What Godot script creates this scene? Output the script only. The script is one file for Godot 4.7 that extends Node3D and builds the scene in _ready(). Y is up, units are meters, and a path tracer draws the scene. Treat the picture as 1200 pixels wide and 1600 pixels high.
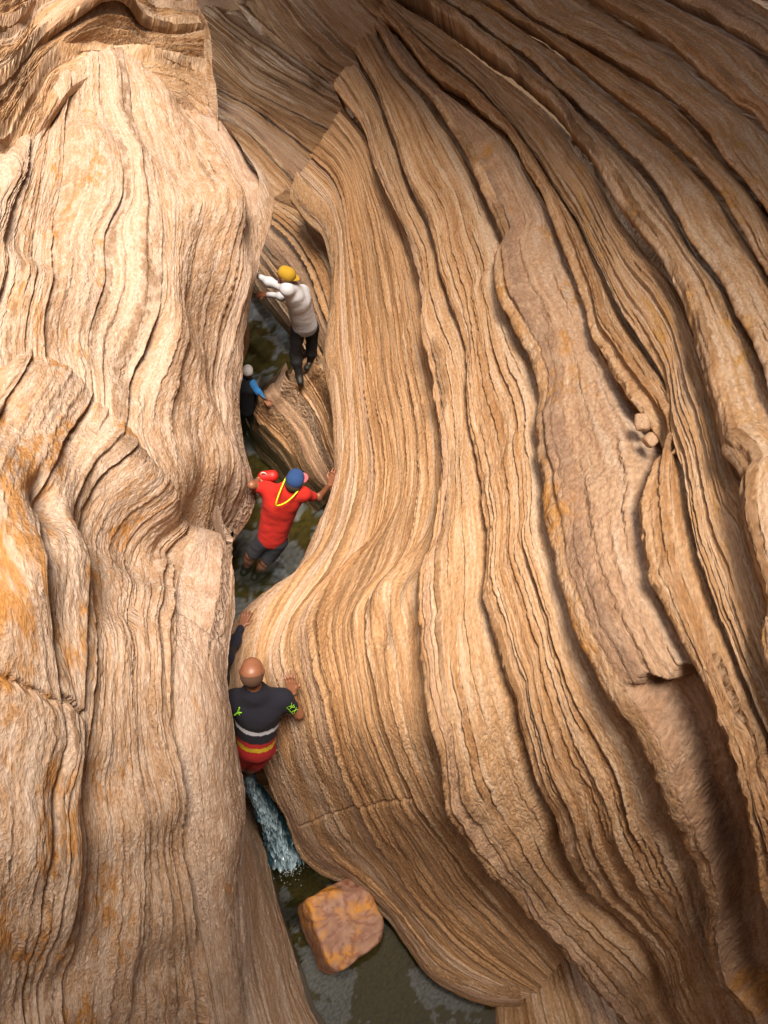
extends Node3D
# A slot canyon of layered limestone seen from its rim. Metres, y up; the lower pool's surface is y = 0.

const POSE := {
	"white": {head = Vector3(-1.000, 4.081, -6.582), top = Vector3(-0.974, 4.202, -6.579), face = Vector3(-1.081, 4.021, -6.617), neck = Vector3(-0.966, 3.960, -6.582), chest = Vector3(-0.901, 3.743, -6.622), pelvis = Vector3(-0.871, 3.338, -6.689), shl = Vector3(-0.987, 4.010, -6.480), ell = Vector3(-1.203, 3.901, -6.726), wrl = Vector3(-1.365, 3.834, -6.926), hal = Vector3(-1.442, 3.825, -7.001), shr = Vector3(-0.864, 3.732, -6.780), elr = Vector3(-1.127, 3.552, -6.924), wrr = Vector3(-1.317, 3.471, -7.053), har = Vector3(-1.427, 3.432, -7.101), hil = Vector3(-0.952, 3.298, -6.683), knl = Vector3(-1.018, 2.953, -6.661), anl = Vector3(-0.990, 2.711, -6.577), tol = Vector3(-0.974, 2.671, -6.503), hir = Vector3(-0.809, 3.262, -6.754), knr = Vector3(-0.833, 2.957, -6.772), anr = Vector3(-0.858, 2.721, -6.766), tor = Vector3(-0.898, 2.722, -6.680)},
	"red": {head = Vector3(-0.858, 3.284, -4.571), top = Vector3(-0.824, 3.398, -4.577), face = Vector3(-0.848, 3.220, -4.706), neck = Vector3(-0.940, 3.186, -4.553), chest = Vector3(-1.029, 2.963, -4.514), pelvis = Vector3(-1.151, 2.529, -4.452), shl = Vector3(-1.166, 3.106, -4.613), ell = Vector3(-1.269, 3.263, -4.541), wrl = Vector3(-1.231, 3.140, -4.697), hal = Vector3(-1.178, 3.135, -4.724), shr = Vector3(-0.779, 3.157, -4.513), elr = Vector3(-0.649, 2.958, -4.612), wrr = Vector3(-0.524, 3.163, -4.625), har = Vector3(-0.470, 3.274, -4.680), hil = Vector3(-1.237, 2.457, -4.436), knl = Vector3(-1.395, 2.246, -4.396), anl = Vector3(-1.511, 1.859, -4.472), tol = Vector3(-1.532, 1.862, -4.405), hir = Vector3(-1.085, 2.449, -4.425), knr = Vector3(-1.255, 2.122, -4.394), anr = Vector3(-1.406, 1.754, -4.478), tor = Vector3(-1.430, 1.743, -4.410)},
	"bald": {head = Vector3(-0.957, 3.949, -2.330), top = Vector3(-0.951, 4.077, -2.357), face = Vector3(-0.965, 3.909, -2.413), neck = Vector3(-0.961, 3.741, -2.278), chest = Vector3(-0.958, 3.494, -2.204), pelvis = Vector3(-1.028, 3.089, -2.114), shl = Vector3(-1.146, 3.586, -2.265), ell = Vector3(-1.258, 3.283, -2.216), wrl = Vector3(-1.344, 3.278, -2.297), hal = Vector3(-1.373, 3.342, -2.335), shr = Vector3(-0.757, 3.588, -2.269), elr = Vector3(-0.662, 3.377, -2.228), wrr = Vector3(-0.702, 3.547, -2.332), har = Vector3(-0.715, 3.619, -2.400), hil = Vector3(-1.112, 2.961, -2.105), knl = Vector3(-1.268, 2.445, -2.153), anl = Vector3(-1.324, 2.011, -2.230), tol = Vector3(-1.351, 1.995, -2.294), hir = Vector3(-0.977, 2.961, -2.105), knr = Vector3(-1.115, 2.489, -2.128), anr = Vector3(-1.257, 2.044, -2.191), tor = Vector3(-1.283, 2.031, -2.259)},
	"child": {head = Vector3(-1.629, 2.540, -6.769), top = Vector3(-1.615, 2.636, -6.767), face = Vector3(-1.638, 2.499, -6.885), neck = Vector3(-1.658, 2.434, -6.757), chest = Vector3(-1.688, 2.309, -6.718), pelvis = Vector3(-1.719, 1.974, -6.711), shl = Vector3(-1.735, 2.403, -6.712), ell = Vector3(-1.814, 2.286, -6.633), wrl = Vector3(-1.855, 2.187, -6.579), hal = Vector3(-1.870, 2.151, -6.528), shr = Vector3(-1.585, 2.417, -6.698), elr = Vector3(-1.511, 2.345, -6.630), wrr = Vector3(-1.445, 2.282, -6.575), har = Vector3(-1.396, 2.270, -6.523), hil = Vector3(-1.756, 1.934, -6.705), knl = Vector3(-1.796, 1.694, -6.747), anl = Vector3(-1.831, 1.467, -6.771), tol = Vector3(-1.848, 1.448, -6.831), hir = Vector3(-1.676, 1.938, -6.712), knr = Vector3(-1.714, 1.694, -6.747), anr = Vector3(-1.747, 1.467, -6.771), tor = Vector3(-1.764, 1.448, -6.831)},
	"hidden": {head = Vector3(-1.379, 3.644, -2.732), top = Vector3(-1.371, 3.751, -2.745), face = Vector3(-1.391, 3.588, -2.826), neck = Vector3(-1.395, 3.481, -2.709), chest = Vector3(-1.419, 3.234, -2.669), pelvis = Vector3(-1.468, 2.843, -2.634), shl = Vector3(-1.611, 3.378, -2.701), ell = Vector3(-1.604, 3.219, -2.648), wrl = Vector3(-1.661, 3.187, -2.776), hal = Vector3(-1.672, 3.224, -2.829), shr = Vector3(-1.292, 3.365, -2.718), elr = Vector3(-1.252, 3.255, -2.908), wrr = Vector3(-1.227, 3.178, -3.077), har = Vector3(-1.207, 3.180, -3.150), hil = Vector3(-1.524, 2.780, -2.631), knl = Vector3(-1.590, 2.380, -2.670), anl = Vector3(-1.647, 1.924, -2.717), tol = Vector3(-1.658, 1.911, -2.785), hir = Vector3(-1.424, 2.780, -2.631), knr = Vector3(-1.485, 2.380, -2.670), anr = Vector3(-1.549, 1.924, -2.717), tor = Vector3(-1.559, 1.911, -2.785)},
}
const GUIDE := {
	"r0": [[-1.091, 3.850, -8.383], [-0.889, 3.798, -8.059], [-0.694, 3.775, -7.791], [-0.587, 3.652, -7.492], [-0.556, 3.546, -7.290], [-0.585, 3.406, -6.916], [-0.628, 3.312, -6.605], [-0.646, 3.245, -6.275], [-0.574, 3.241, -5.850], [-0.519, 3.236, -5.449], [-0.479, 3.224, -5.034], [-0.475, 3.192, -4.696], [-0.550, 3.135, -4.317], [-0.664, 3.060, -4.059], [-0.738, 3.041, -3.838], [-0.878, 3.020, -3.598], [-1.133, 2.975, -3.449], [-1.293, 3.026, -3.217], [-1.302, 3.087, -2.881], [-1.288, 2.940, -2.538], [-1.212, 2.668, -2.358], [-1.068, 2.296, -2.199], [-1.019, 1.864, -2.098], [-0.955, 1.371, -1.994], [-0.887, 0.647, -1.857], [-0.681, 0.251, -1.711], [-0.337, 0.259, -1.547], [0.000, 0.255, -1.287], [0.228, 0.231, -1.015], [0.456, 0.287, -0.735], [0.699, 0.332, -0.601], [1.006, 0.372, -0.503], [1.294, 0.473, -0.503]],
	"r_under": [[-0.931, 3.400, -8.363], [-0.729, 3.348, -8.039], [-0.534, 3.325, -7.771], [-0.427, 3.202, -7.472], [-0.396, 3.096, -7.270], [-0.425, 2.956, -6.896], [-0.468, 2.862, -6.585], [-0.486, 2.795, -6.255], [-0.414, 2.791, -5.830], [-0.359, 2.786, -5.429], [-0.319, 2.774, -5.014], [-0.315, 2.742, -4.676], [-0.390, 2.685, -4.297], [-0.504, 2.610, -4.039], [-0.578, 2.591, -3.818], [-0.718, 2.570, -3.578], [-0.973, 2.525, -3.429], [-1.133, 2.576, -3.197], [-1.142, 2.637, -2.861], [-1.128, 2.490, -2.518], [-1.052, 2.218, -2.338], [-0.908, 1.846, -2.179], [-0.859, 1.414, -2.078], [-0.795, 0.921, -1.974], [-0.727, 0.197, -1.837], [-0.521, -0.199, -1.691], [-0.177, -0.191, -1.527], [0.160, -0.195, -1.267], [0.388, -0.219, -0.995], [0.616, -0.163, -0.715], [0.859, -0.118, -0.581], [1.166, -0.078, -0.483], [1.454, 0.023, -0.483]],
	"r_deep": [[-0.791, 1.450, -8.333], [-0.589, 1.398, -8.009], [-0.394, 1.375, -7.741], [-0.287, 1.252, -7.442], [-0.256, 1.146, -7.240], [-0.285, 1.006, -6.866], [-0.328, 0.912, -6.555], [-0.346, 0.845, -6.225], [-0.274, 0.841, -5.800], [-0.219, 0.836, -5.399], [-0.179, 0.824, -4.984], [-0.175, 0.792, -4.646], [-0.250, 0.735, -4.267], [-0.364, 0.660, -4.009], [-0.438, 0.641, -3.788], [-0.578, 0.620, -3.548], [-0.833, 0.575, -3.399], [-0.993, 0.626, -3.167], [-1.002, 0.687, -2.831], [-0.988, 0.540, -2.488], [-0.912, 0.268, -2.308], [-0.768, -0.104, -2.149], [-0.719, -0.536, -2.048], [-0.655, -1.029, -1.944], [-0.587, -1.753, -1.807], [-0.381, -2.149, -1.661], [-0.037, -2.141, -1.497], [0.300, -2.145, -1.237], [0.528, -2.169, -0.965], [0.756, -2.113, -0.685], [0.999, -2.068, -0.551], [1.306, -2.028, -0.453], [1.594, -1.927, -0.453]],
	"ra": [[-0.843, 4.102, -8.739], [-0.585, 4.120, -8.317], [-0.429, 4.057, -7.858], [-0.337, 3.825, -7.262], [-0.260, 3.654, -6.624], [-0.210, 3.585, -5.923], [-0.136, 3.602, -5.186], [-0.071, 3.682, -4.654], [-0.067, 3.712, -4.050], [-0.165, 3.599, -3.657], [-0.348, 3.443, -3.495], [-0.517, 3.355, -3.324], [-0.594, 3.432, -3.008], [-0.558, 3.574, -2.710], [-0.460, 3.633, -2.312], [-0.370, 3.301, -2.032], [-0.211, 2.609, -1.784], [0.058, 1.621, -1.538], [0.423, 1.061, -1.200], [0.783, 0.875, -0.901], [1.143, 0.742, -0.703], [1.431, 0.662, -0.579]],
	"rb": [[-0.593, 4.292, -9.164], [-0.290, 4.306, -8.459], [-0.069, 4.247, -7.574], [0.079, 4.169, -6.806], [0.159, 4.036, -6.177], [0.214, 3.978, -5.516], [0.287, 4.030, -4.812], [0.323, 4.111, -4.159], [0.284, 4.095, -3.645], [0.203, 4.016, -3.329], [0.051, 3.884, -3.172], [-0.076, 3.812, -2.982], [-0.096, 3.887, -2.614], [-0.046, 3.931, -2.288], [0.023, 3.799, -2.003], [0.191, 3.340, -1.729], [0.457, 2.714, -1.509], [0.816, 2.002, -1.259], [1.160, 1.510, -1.032], [1.561, 1.048, -0.728]],
	"a0": [[-0.490, 4.365, -9.388], [-0.182, 4.386, -8.651], [0.000, 4.356, -7.877], [0.291, 4.373, -6.842], [0.458, 4.343, -6.045], [0.549, 4.309, -5.295], [0.615, 4.342, -4.825], [0.588, 4.318, -4.265], [0.589, 4.338, -3.720], [0.529, 4.311, -3.200], [0.436, 4.248, -2.959], [0.385, 4.216, -2.815], [0.388, 4.229, -2.449], [0.397, 4.186, -2.179], [0.419, 4.016, -1.923], [0.524, 3.626, -1.691], [0.688, 3.249, -1.545], [0.941, 2.824, -1.390], [1.233, 2.245, -1.193], [1.518, 1.853, -1.011], [1.693, 1.568, -0.875]],
	"a1": [[-0.490, 4.368, -9.411], [-0.182, 4.386, -8.651], [0.000, 4.356, -7.877], [0.291, 4.373, -6.842], [0.458, 4.343, -6.045], [0.549, 4.309, -5.295], [0.615, 4.342, -4.825], [0.588, 4.318, -4.265], [0.589, 4.338, -3.720], [0.529, 4.311, -3.200], [0.436, 4.248, -2.959], [0.385, 4.216, -2.815], [0.388, 4.229, -2.449], [0.397, 4.186, -2.179], [0.419, 4.016, -1.923], [0.524, 3.626, -1.691], [0.688, 3.249, -1.545], [0.941, 2.824, -1.390], [1.233, 2.245, -1.193], [1.510, 1.908, -1.028], [1.829, 1.545, -0.829], [2.095, 1.105, -0.623], [2.421, 0.526, -0.306], [2.884, -0.130, 0.289]],
	"b": [[-0.299, 4.521, -10.068], [0.015, 4.509, -9.016], [0.196, 4.492, -8.145], [0.363, 4.490, -7.319], [0.561, 4.531, -6.572], [0.628, 4.497, -5.992], [0.696, 4.497, -5.592], [0.759, 4.515, -5.238], [0.792, 4.511, -4.810], [0.787, 4.487, -4.395], [0.776, 4.471, -4.067], [0.809, 4.493, -3.665], [0.816, 4.514, -3.351], [0.817, 4.537, -3.055], [0.775, 4.515, -2.675], [0.815, 4.514, -2.382], [0.864, 4.477, -2.167], [0.919, 4.415, -1.993], [0.967, 4.238, -1.800], [1.067, 3.972, -1.630], [1.228, 3.704, -1.493], [1.359, 3.331, -1.368], [1.530, 2.979, -1.244], [1.733, 2.626, -1.106], [1.931, 2.455, -0.997], [2.123, 2.321, -0.888], [2.291, 2.098, -0.770], [2.499, 1.625, -0.584], [2.800, 0.998, -0.290], [3.187, 0.395, 0.273]],
	"c": [[-0.080, 4.644, -10.589], [0.190, 4.625, -9.618], [0.472, 4.662, -8.962], [0.692, 4.701, -8.287], [0.932, 4.769, -7.330], [1.059, 4.825, -6.605], [1.144, 4.874, -5.962], [1.071, 4.823, -5.716], [1.099, 4.825, -5.292], [1.169, 4.863, -4.819], [1.245, 4.917, -4.437], [1.261, 4.921, -4.161], [1.228, 4.878, -3.910], [1.227, 4.867, -3.613], [1.217, 4.863, -3.271], [1.205, 4.867, -3.050], [1.236, 4.916, -2.737], [1.258, 4.936, -2.486], [1.302, 4.947, -2.254], [1.381, 4.946, -2.019], [1.486, 4.911, -1.810], [1.585, 4.851, -1.658], [1.682, 4.746, -1.523], [1.762, 4.574, -1.408], [1.873, 4.354, -1.281], [2.012, 4.070, -1.141], [2.152, 3.784, -1.009], [2.284, 3.410, -0.877], [2.422, 3.099, -0.742], [2.556, 2.885, -0.606], [2.731, 2.695, -0.423], [3.413, 1.353, 0.243]],
	"e": [[0.008, 4.682, -10.743], [0.380, 4.688, -9.715], [0.651, 4.720, -8.989], [1.025, 4.815, -8.271], [1.288, 4.907, -7.557], [1.417, 4.981, -6.777], [1.510, 5.055, -6.171], [1.551, 5.117, -5.592], [1.593, 5.176, -5.146], [1.617, 5.227, -4.706], [1.617, 5.248, -4.366], [1.659, 5.299, -4.050], [1.693, 5.341, -3.793], [1.734, 5.391, -3.570], [1.775, 5.448, -3.324], [1.770, 5.468, -3.072], [1.723, 5.438, -2.895], [1.671, 5.396, -2.734], [1.641, 5.371, -2.453], [1.652, 5.371, -2.238], [1.703, 5.385, -2.027], [1.767, 5.375, -1.838], [1.821, 5.355, -1.718], [1.866, 5.307, -1.611], [1.923, 5.222, -1.485], [1.988, 5.094, -1.355], [2.188, 4.667, -1.062], [2.631, 3.634, -0.535], [3.475, 1.672, 0.233]],
	"f": [[0.065, 4.712, -10.918], [0.464, 4.739, -10.079], [0.810, 4.786, -9.361], [1.169, 4.865, -8.437], [1.449, 4.972, -7.354], [1.587, 5.068, -6.490], [1.677, 5.156, -5.888], [1.711, 5.220, -5.412], [1.742, 5.282, -5.013], [1.768, 5.350, -4.564], [1.815, 5.419, -4.202], [1.855, 5.472, -3.905], [1.884, 5.513, -3.685], [1.875, 5.528, -3.445], [1.846, 5.529, -3.176], [1.843, 5.558, -2.901], [1.824, 5.569, -2.635], [1.803, 5.559, -2.400], [1.813, 5.553, -2.135], [1.834, 5.520, -1.938], [1.875, 5.477, -1.772], [1.929, 5.415, -1.620], [2.010, 5.319, -1.449], [2.097, 5.144, -1.271], [2.302, 4.754, -0.976], [2.724, 3.888, -0.511], [3.598, 2.118, 0.220]],
	"d": [[-0.348, 4.761, -12.208], [0.124, 4.757, -11.245], [0.531, 4.795, -10.583], [0.874, 4.836, -9.943], [1.223, 4.897, -9.159], [1.477, 4.967, -8.570], [1.648, 5.030, -8.060], [1.787, 5.095, -7.459], [1.834, 5.130, -7.085], [1.942, 5.222, -6.447], [1.972, 5.287, -5.968], [2.017, 5.372, -5.497], [2.061, 5.456, -5.100], [2.107, 5.532, -4.789], [2.121, 5.601, -4.408], [2.124, 5.658, -4.017], [2.115, 5.689, -3.713], [2.096, 5.717, -3.378], [2.074, 5.754, -3.036], [2.065, 5.787, -2.793], [2.078, 5.837, -2.531], [2.094, 5.771, -1.881], [2.316, 5.167, -1.102], [3.700, 2.366, 0.212]],
	"g1": [[-0.264, 4.828, -12.549], [0.413, 4.837, -11.379], [1.004, 4.893, -10.301], [1.557, 5.001, -9.057], [1.880, 5.119, -7.953], [2.132, 5.261, -6.949], [2.283, 5.435, -6.018], [2.310, 5.543, -5.420], [2.308, 5.642, -4.853], [2.340, 5.744, -4.404], [2.344, 5.809, -4.052], [2.343, 5.855, -3.788], [2.352, 5.912, -3.511], [2.289, 6.020, -2.763], [2.307, 5.885, -1.820], [3.880, 2.675, 0.203]],
	"g": [[0.174, 4.896, -12.359], [0.970, 4.924, -10.832], [1.291, 4.973, -10.331], [1.645, 5.047, -9.627], [1.928, 5.136, -8.843], [2.097, 5.206, -8.226], [2.253, 5.282, -7.703], [2.452, 5.424, -6.855], [2.532, 5.548, -6.212], [2.593, 5.705, -5.471], [2.586, 5.805, -4.927], [2.567, 5.915, -4.356], [2.473, 6.083, -3.334], [2.391, 6.078, -2.067], [4.024, 2.858, 0.197]],
	"h": [[0.763, 4.999, -12.068], [1.588, 5.052, -10.176], [1.749, 5.087, -9.769], [2.075, 5.197, -8.994], [2.419, 5.360, -8.043], [2.643, 5.512, -7.206], [2.735, 5.640, -6.474], [2.745, 5.767, -5.672], [2.752, 5.903, -4.999], [2.585, 6.167, -3.456], [2.497, 6.140, -2.027], [4.169, 3.019, 0.192]],
	"i": [[1.553, 5.153, -11.638], [2.265, 5.279, -9.951], [2.608, 5.447, -8.862], [2.804, 5.568, -8.051], [2.906, 5.669, -7.296], [2.987, 5.783, -6.639], [3.036, 5.900, -6.013], [2.813, 6.209, -3.976], [2.599, 6.200, -1.989], [4.327, 3.199, 0.187]],
	"j": [[2.352, 5.345, -11.193], [2.912, 5.573, -9.224], [3.184, 5.773, -8.114], [3.328, 5.939, -7.113], [3.164, 6.253, -4.709], [2.714, 6.272, -1.942], [4.454, 3.399, 0.181]],
	"x1": [[3.035, 5.561, -10.953], [3.488, 5.883, -8.741], [3.627, 6.070, -7.370], [3.446, 6.385, -4.862], [2.847, 6.374, -1.877], [4.551, 3.614, 0.174]],
	"u0": [[0.834, 0.438, -1.117], [1.104, -0.010, -0.652], [1.156, -0.019, -0.116], [1.218, -0.056, 0.286]],
	"u1": [[1.481, 0.845, -1.175], [1.719, 0.483, -0.832], [1.857, 0.363, -0.312], [1.956, 0.193, 0.279]],
	"u2": [[1.982, 1.068, -1.144], [2.252, 0.597, -0.822], [2.527, 0.363, -0.312], [2.853, 0.068, 0.283]],
	"u00": [[0.908, -0.347, -1.216], [1.200, -0.941, -0.717], [1.227, -0.866, -0.126], [1.282, -0.805, 0.309]],
	"l0": [[-1.941, 4.453, -8.693], [-1.815, 4.413, -8.617], [-1.517, 4.377, -8.340], [-1.304, 4.356, -7.998], [-1.189, 4.300, -7.702], [-1.208, 4.224, -7.323], [-1.313, 4.059, -6.974], [-1.423, 3.875, -6.667], [-1.465, 3.687, -6.288], [-1.492, 3.439, -5.933], [-1.451, 3.383, -5.403], [-1.376, 3.382, -4.984], [-1.312, 3.264, -4.799], [-1.274, 3.109, -4.704], [-1.268, 2.920, -4.640], [-1.349, 2.773, -4.476], [-1.498, 2.687, -4.242], [-1.599, 2.614, -3.916]],
	"l_under": [[-2.241, 4.003, -8.693], [-2.115, 3.963, -8.617], [-1.817, 3.927, -8.340], [-1.604, 3.906, -7.998], [-1.489, 3.850, -7.702], [-1.508, 3.774, -7.323], [-1.613, 3.609, -6.974], [-1.723, 3.425, -6.667], [-1.765, 3.237, -6.288], [-1.792, 2.989, -5.933], [-1.751, 2.933, -5.403], [-1.676, 2.932, -4.984], [-1.612, 2.814, -4.799], [-1.574, 2.659, -4.704], [-1.568, 2.470, -4.640], [-1.649, 2.323, -4.476], [-1.798, 2.237, -4.242], [-1.899, 2.164, -3.916]],
	"l_deep": [[-2.691, 1.853, -8.593], [-2.565, 1.813, -8.517], [-2.267, 1.777, -8.240], [-2.054, 1.756, -7.898], [-1.939, 1.700, -7.602], [-1.958, 1.624, -7.223], [-2.063, 1.459, -6.874], [-2.173, 1.275, -6.567], [-2.215, 1.087, -6.188], [-2.242, 0.839, -5.833], [-2.201, 0.783, -5.303], [-2.126, 0.782, -4.884], [-2.062, 0.664, -4.699], [-2.024, 0.509, -4.604], [-2.018, 0.320, -4.540], [-2.099, 0.173, -4.376], [-2.248, 0.087, -4.142], [-2.349, 0.014, -3.816]],
	"l1": [[-2.414, 4.562, -9.536], [-2.254, 4.706, -8.905], [-2.199, 4.726, -8.700], [-2.052, 4.606, -8.392], [-1.728, 4.580, -7.814], [-1.500, 4.610, -7.192], [-1.484, 4.428, -6.663], [-1.563, 4.170, -6.207], [-1.603, 3.957, -5.713], [-1.592, 3.852, -4.975], [-1.511, 3.806, -4.404], [-1.548, 3.439, -4.175], [-1.638, 3.152, -4.014], [-1.702, 2.931, -3.730]],
	"l2": [[-2.714, 4.844, -9.477], [-2.518, 5.014, -8.776], [-2.447, 5.052, -8.535], [-2.296, 4.951, -8.083], [-2.054, 4.815, -7.598], [-1.792, 4.867, -6.850], [-1.746, 4.799, -6.156], [-1.749, 4.676, -5.595], [-1.763, 4.533, -5.097], [-1.783, 4.521, -4.506], [-1.698, 4.477, -3.996], [-1.698, 4.119, -3.819], [-1.746, 3.701, -3.720], [-1.795, 3.319, -3.503]],
	"l3": [[-3.010, 5.040, -9.383], [-2.793, 5.206, -8.679], [-2.716, 5.245, -8.435], [-2.513, 5.179, -7.778], [-2.312, 5.093, -7.127], [-2.083, 5.063, -6.448], [-1.950, 4.956, -5.763], [-1.908, 4.879, -5.228], [-1.927, 4.816, -4.720], [-1.977, 4.851, -4.208], [-1.899, 4.808, -3.783], [-1.843, 4.580, -3.539], [-1.865, 4.070, -3.354], [-1.908, 3.743, -3.136]],
	"l4": [[-3.202, 5.165, -9.108], [-2.974, 5.326, -8.424], [-2.894, 5.363, -8.190], [-2.690, 5.305, -7.424], [-2.473, 5.216, -6.812], [-2.343, 5.170, -6.285], [-2.398, 5.145, -5.770], [-2.299, 5.087, -5.256], [-2.294, 5.115, -4.689], [-2.205, 5.049, -4.270], [-2.125, 4.961, -3.899], [-2.036, 4.865, -3.382], [-2.021, 4.507, -3.020], [-2.053, 4.271, -2.838]],
	"l5": [[-3.332, 5.257, -8.598], [-3.097, 5.418, -7.948], [-3.016, 5.454, -7.728], [-2.885, 5.446, -6.838], [-2.752, 5.387, -6.047], [-2.700, 5.341, -5.498], [-2.629, 5.319, -4.968], [-2.537, 5.314, -4.397], [-2.411, 5.232, -3.959], [-2.315, 5.153, -3.550], [-2.242, 5.049, -3.187], [-2.231, 4.847, -2.856], [-2.251, 4.633, -2.633]],
	"l6": [[-3.380, 5.345, -7.247], [-3.130, 5.529, -6.660], [-3.048, 5.570, -6.466], [-2.956, 5.590, -5.646], [-2.896, 5.593, -5.070], [-2.809, 5.577, -4.574], [-2.725, 5.571, -4.114], [-2.599, 5.503, -3.579], [-2.485, 5.348, -2.963], [-2.469, 5.053, -2.487]],
	"l7": [[-3.137, 5.867, -5.305], [-3.031, 5.972, -4.415], [-2.878, 6.044, -3.592], [-2.679, 6.031, -2.708], [-2.547, 5.817, -2.040]],
	"t0": [[-1.872, 4.510, -8.393], [-2.124, 4.694, -8.626], [-2.361, 5.047, -8.413], [-2.668, 5.286, -8.245], [-2.861, 5.414, -7.956], [-2.959, 5.496, -7.408], [-2.965, 5.567, -6.571], [-2.939, 5.623, -5.725], [-3.020, 5.864, -4.920], [-3.045, 6.200, -4.176]],
	"t1": [[-2.081, 4.606, -9.610], [-2.259, 4.809, -9.342], [-2.506, 5.078, -8.922], [-2.787, 5.299, -8.536], [-3.032, 5.465, -8.234], [-3.160, 5.572, -7.854], [-3.161, 5.627, -7.097], [-3.130, 5.696, -6.248], [-3.200, 5.895, -5.551], [-3.243, 6.218, -4.762]],
	"t2": [[-2.202, 4.764, -10.350], [-2.389, 4.918, -10.032], [-2.805, 5.261, -9.291], [-3.085, 5.481, -8.645], [-3.278, 5.649, -8.119], [-3.309, 5.717, -7.572], [-3.309, 5.766, -7.102], [-3.330, 5.852, -6.610], [-3.383, 6.001, -6.131], [-3.441, 6.289, -5.425]],
	"t3": [[-2.337, 4.880, -10.761], [-2.722, 5.162, -10.327], [-3.097, 5.447, -9.615], [-3.324, 5.635, -9.042], [-3.432, 5.748, -8.578], [-3.448, 5.810, -7.963], [-3.498, 5.891, -7.654], [-3.564, 6.012, -7.266], [-3.628, 6.165, -6.816], [-3.682, 6.384, -6.241]],
	"t4": [[-2.574, 5.111, -11.855], [-2.969, 5.359, -11.153], [-3.303, 5.598, -10.477], [-3.534, 5.785, -9.862], [-3.691, 5.938, -9.355], [-3.781, 6.050, -8.891], [-3.863, 6.170, -8.491], [-3.926, 6.289, -8.100], [-3.959, 6.400, -7.670], [-3.985, 6.541, -7.175]],
	"t_side": [[-2.347, 3.628, -10.032], [-2.599, 3.874, -10.732], [-2.787, 4.127, -11.616], [-2.973, 4.290, -12.198], [-3.302, 4.674, -13.094]],
	"t_edge": [[-1.913, 4.450, -8.632], [-2.081, 4.606, -9.610], [-2.202, 4.764, -10.350], [-2.337, 4.880, -10.761], [-2.574, 5.111, -11.855]],
	"t_in": [[-2.152, 4.675, -8.798], [-2.259, 4.809, -9.342], [-2.389, 4.918, -10.032], [-2.722, 5.162, -10.327], [-2.969, 5.359, -11.153]],
	"n0": [[-1.404, 3.783, -3.628], [-1.173, 4.307, -3.191], [-1.131, 4.296, -3.107], [-1.119, 4.228, -3.026], [-1.116, 4.151, -2.798], [-1.125, 4.152, -2.588], [-1.121, 4.115, -2.306], [-1.104, 4.015, -2.132], [-1.064, 3.803, -1.954], [-1.060, 3.570, -1.753], [-1.068, 3.365, -1.583], [-1.076, 3.130, -1.414], [-1.115, 2.593, -1.066], [-1.146, 2.077, -0.772], [-1.156, 1.562, -0.496], [-1.149, 1.117, -0.239], [-1.100, 0.401, 0.272]],
	"n1": [[-1.811, 3.365, -4.070], [-1.619, 3.769, -3.688], [-1.658, 3.997, -3.281], [-1.582, 4.314, -2.813], [-1.437, 4.619, -2.261], [-1.403, 4.459, -1.846], [-1.395, 3.910, -1.437], [-1.415, 3.122, -0.982], [-1.415, 2.416, -0.650], [-1.426, 1.690, -0.266], [-1.402, 0.852, 0.259]],
	"n2": [[-1.904, 3.935, -4.091], [-1.719, 4.297, -3.650], [-1.844, 4.425, -3.326], [-1.817, 4.558, -2.934], [-1.662, 4.774, -2.413], [-1.535, 4.820, -1.950], [-1.565, 4.393, -1.501], [-1.602, 3.789, -1.065], [-1.732, 3.116, -0.584], [-1.824, 2.607, -0.234], [-1.929, 1.890, 0.227]],
	"n3": [[-2.045, 4.522, -4.211], [-1.855, 4.818, -3.762], [-1.938, 4.970, -3.386], [-1.941, 5.053, -2.999], [-1.889, 5.107, -2.642], [-1.760, 5.109, -2.234], [-1.668, 5.027, -1.860], [-1.762, 4.677, -1.415], [-1.832, 4.224, -0.981], [-1.967, 3.660, -0.533], [-2.091, 3.221, -0.212], [-2.247, 2.595, 0.205]],
	"n4": [[-2.378, 4.760, -4.475], [-2.160, 5.040, -4.003], [-2.148, 5.219, -3.493], [-2.089, 5.439, -2.870], [-2.048, 5.528, -2.398], [-1.955, 5.482, -2.114], [-1.825, 5.254, -1.761], [-1.813, 4.957, -1.507], [-1.913, 4.794, -1.202], [-1.981, 4.530, -0.922], [-2.101, 3.960, -0.504], [-2.214, 3.497, -0.203], [-2.379, 2.887, 0.196]],
	"n5": [[-2.760, 5.083, -4.544], [-2.505, 5.354, -4.058], [-2.469, 5.563, -3.358], [-2.383, 5.740, -2.669], [-2.261, 5.701, -2.108], [-2.141, 5.562, -1.628], [-2.122, 5.225, -1.087], [-2.321, 4.413, -0.461], [-2.611, 3.399, 0.181]],
	"n6": [[-2.861, 5.883, -3.654], [-2.695, 5.969, -2.759], [-2.532, 5.925, -1.977], [-2.366, 5.637, -1.121], [-2.846, 3.966, 0.163]],
	"n_under": [[-1.661, 3.678, -3.478], [-1.739, 3.318, -3.313], [-1.764, 3.005, -3.040], [-1.758, 2.558, -2.750], [-1.712, 2.032, -2.522], [-1.718, 0.955, -2.553], [-1.629, 0.289, -2.473], [-1.484, -0.178, -2.242], [-1.344, -0.240, -1.979], [-1.194, -0.162, -1.568], [-1.029, -0.179, -1.194], [-0.871, -0.185, -0.837], [-0.723, -0.201, -0.553], [-0.555, -0.192, -0.304], [-0.185, -0.181, 0.290]],
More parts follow.
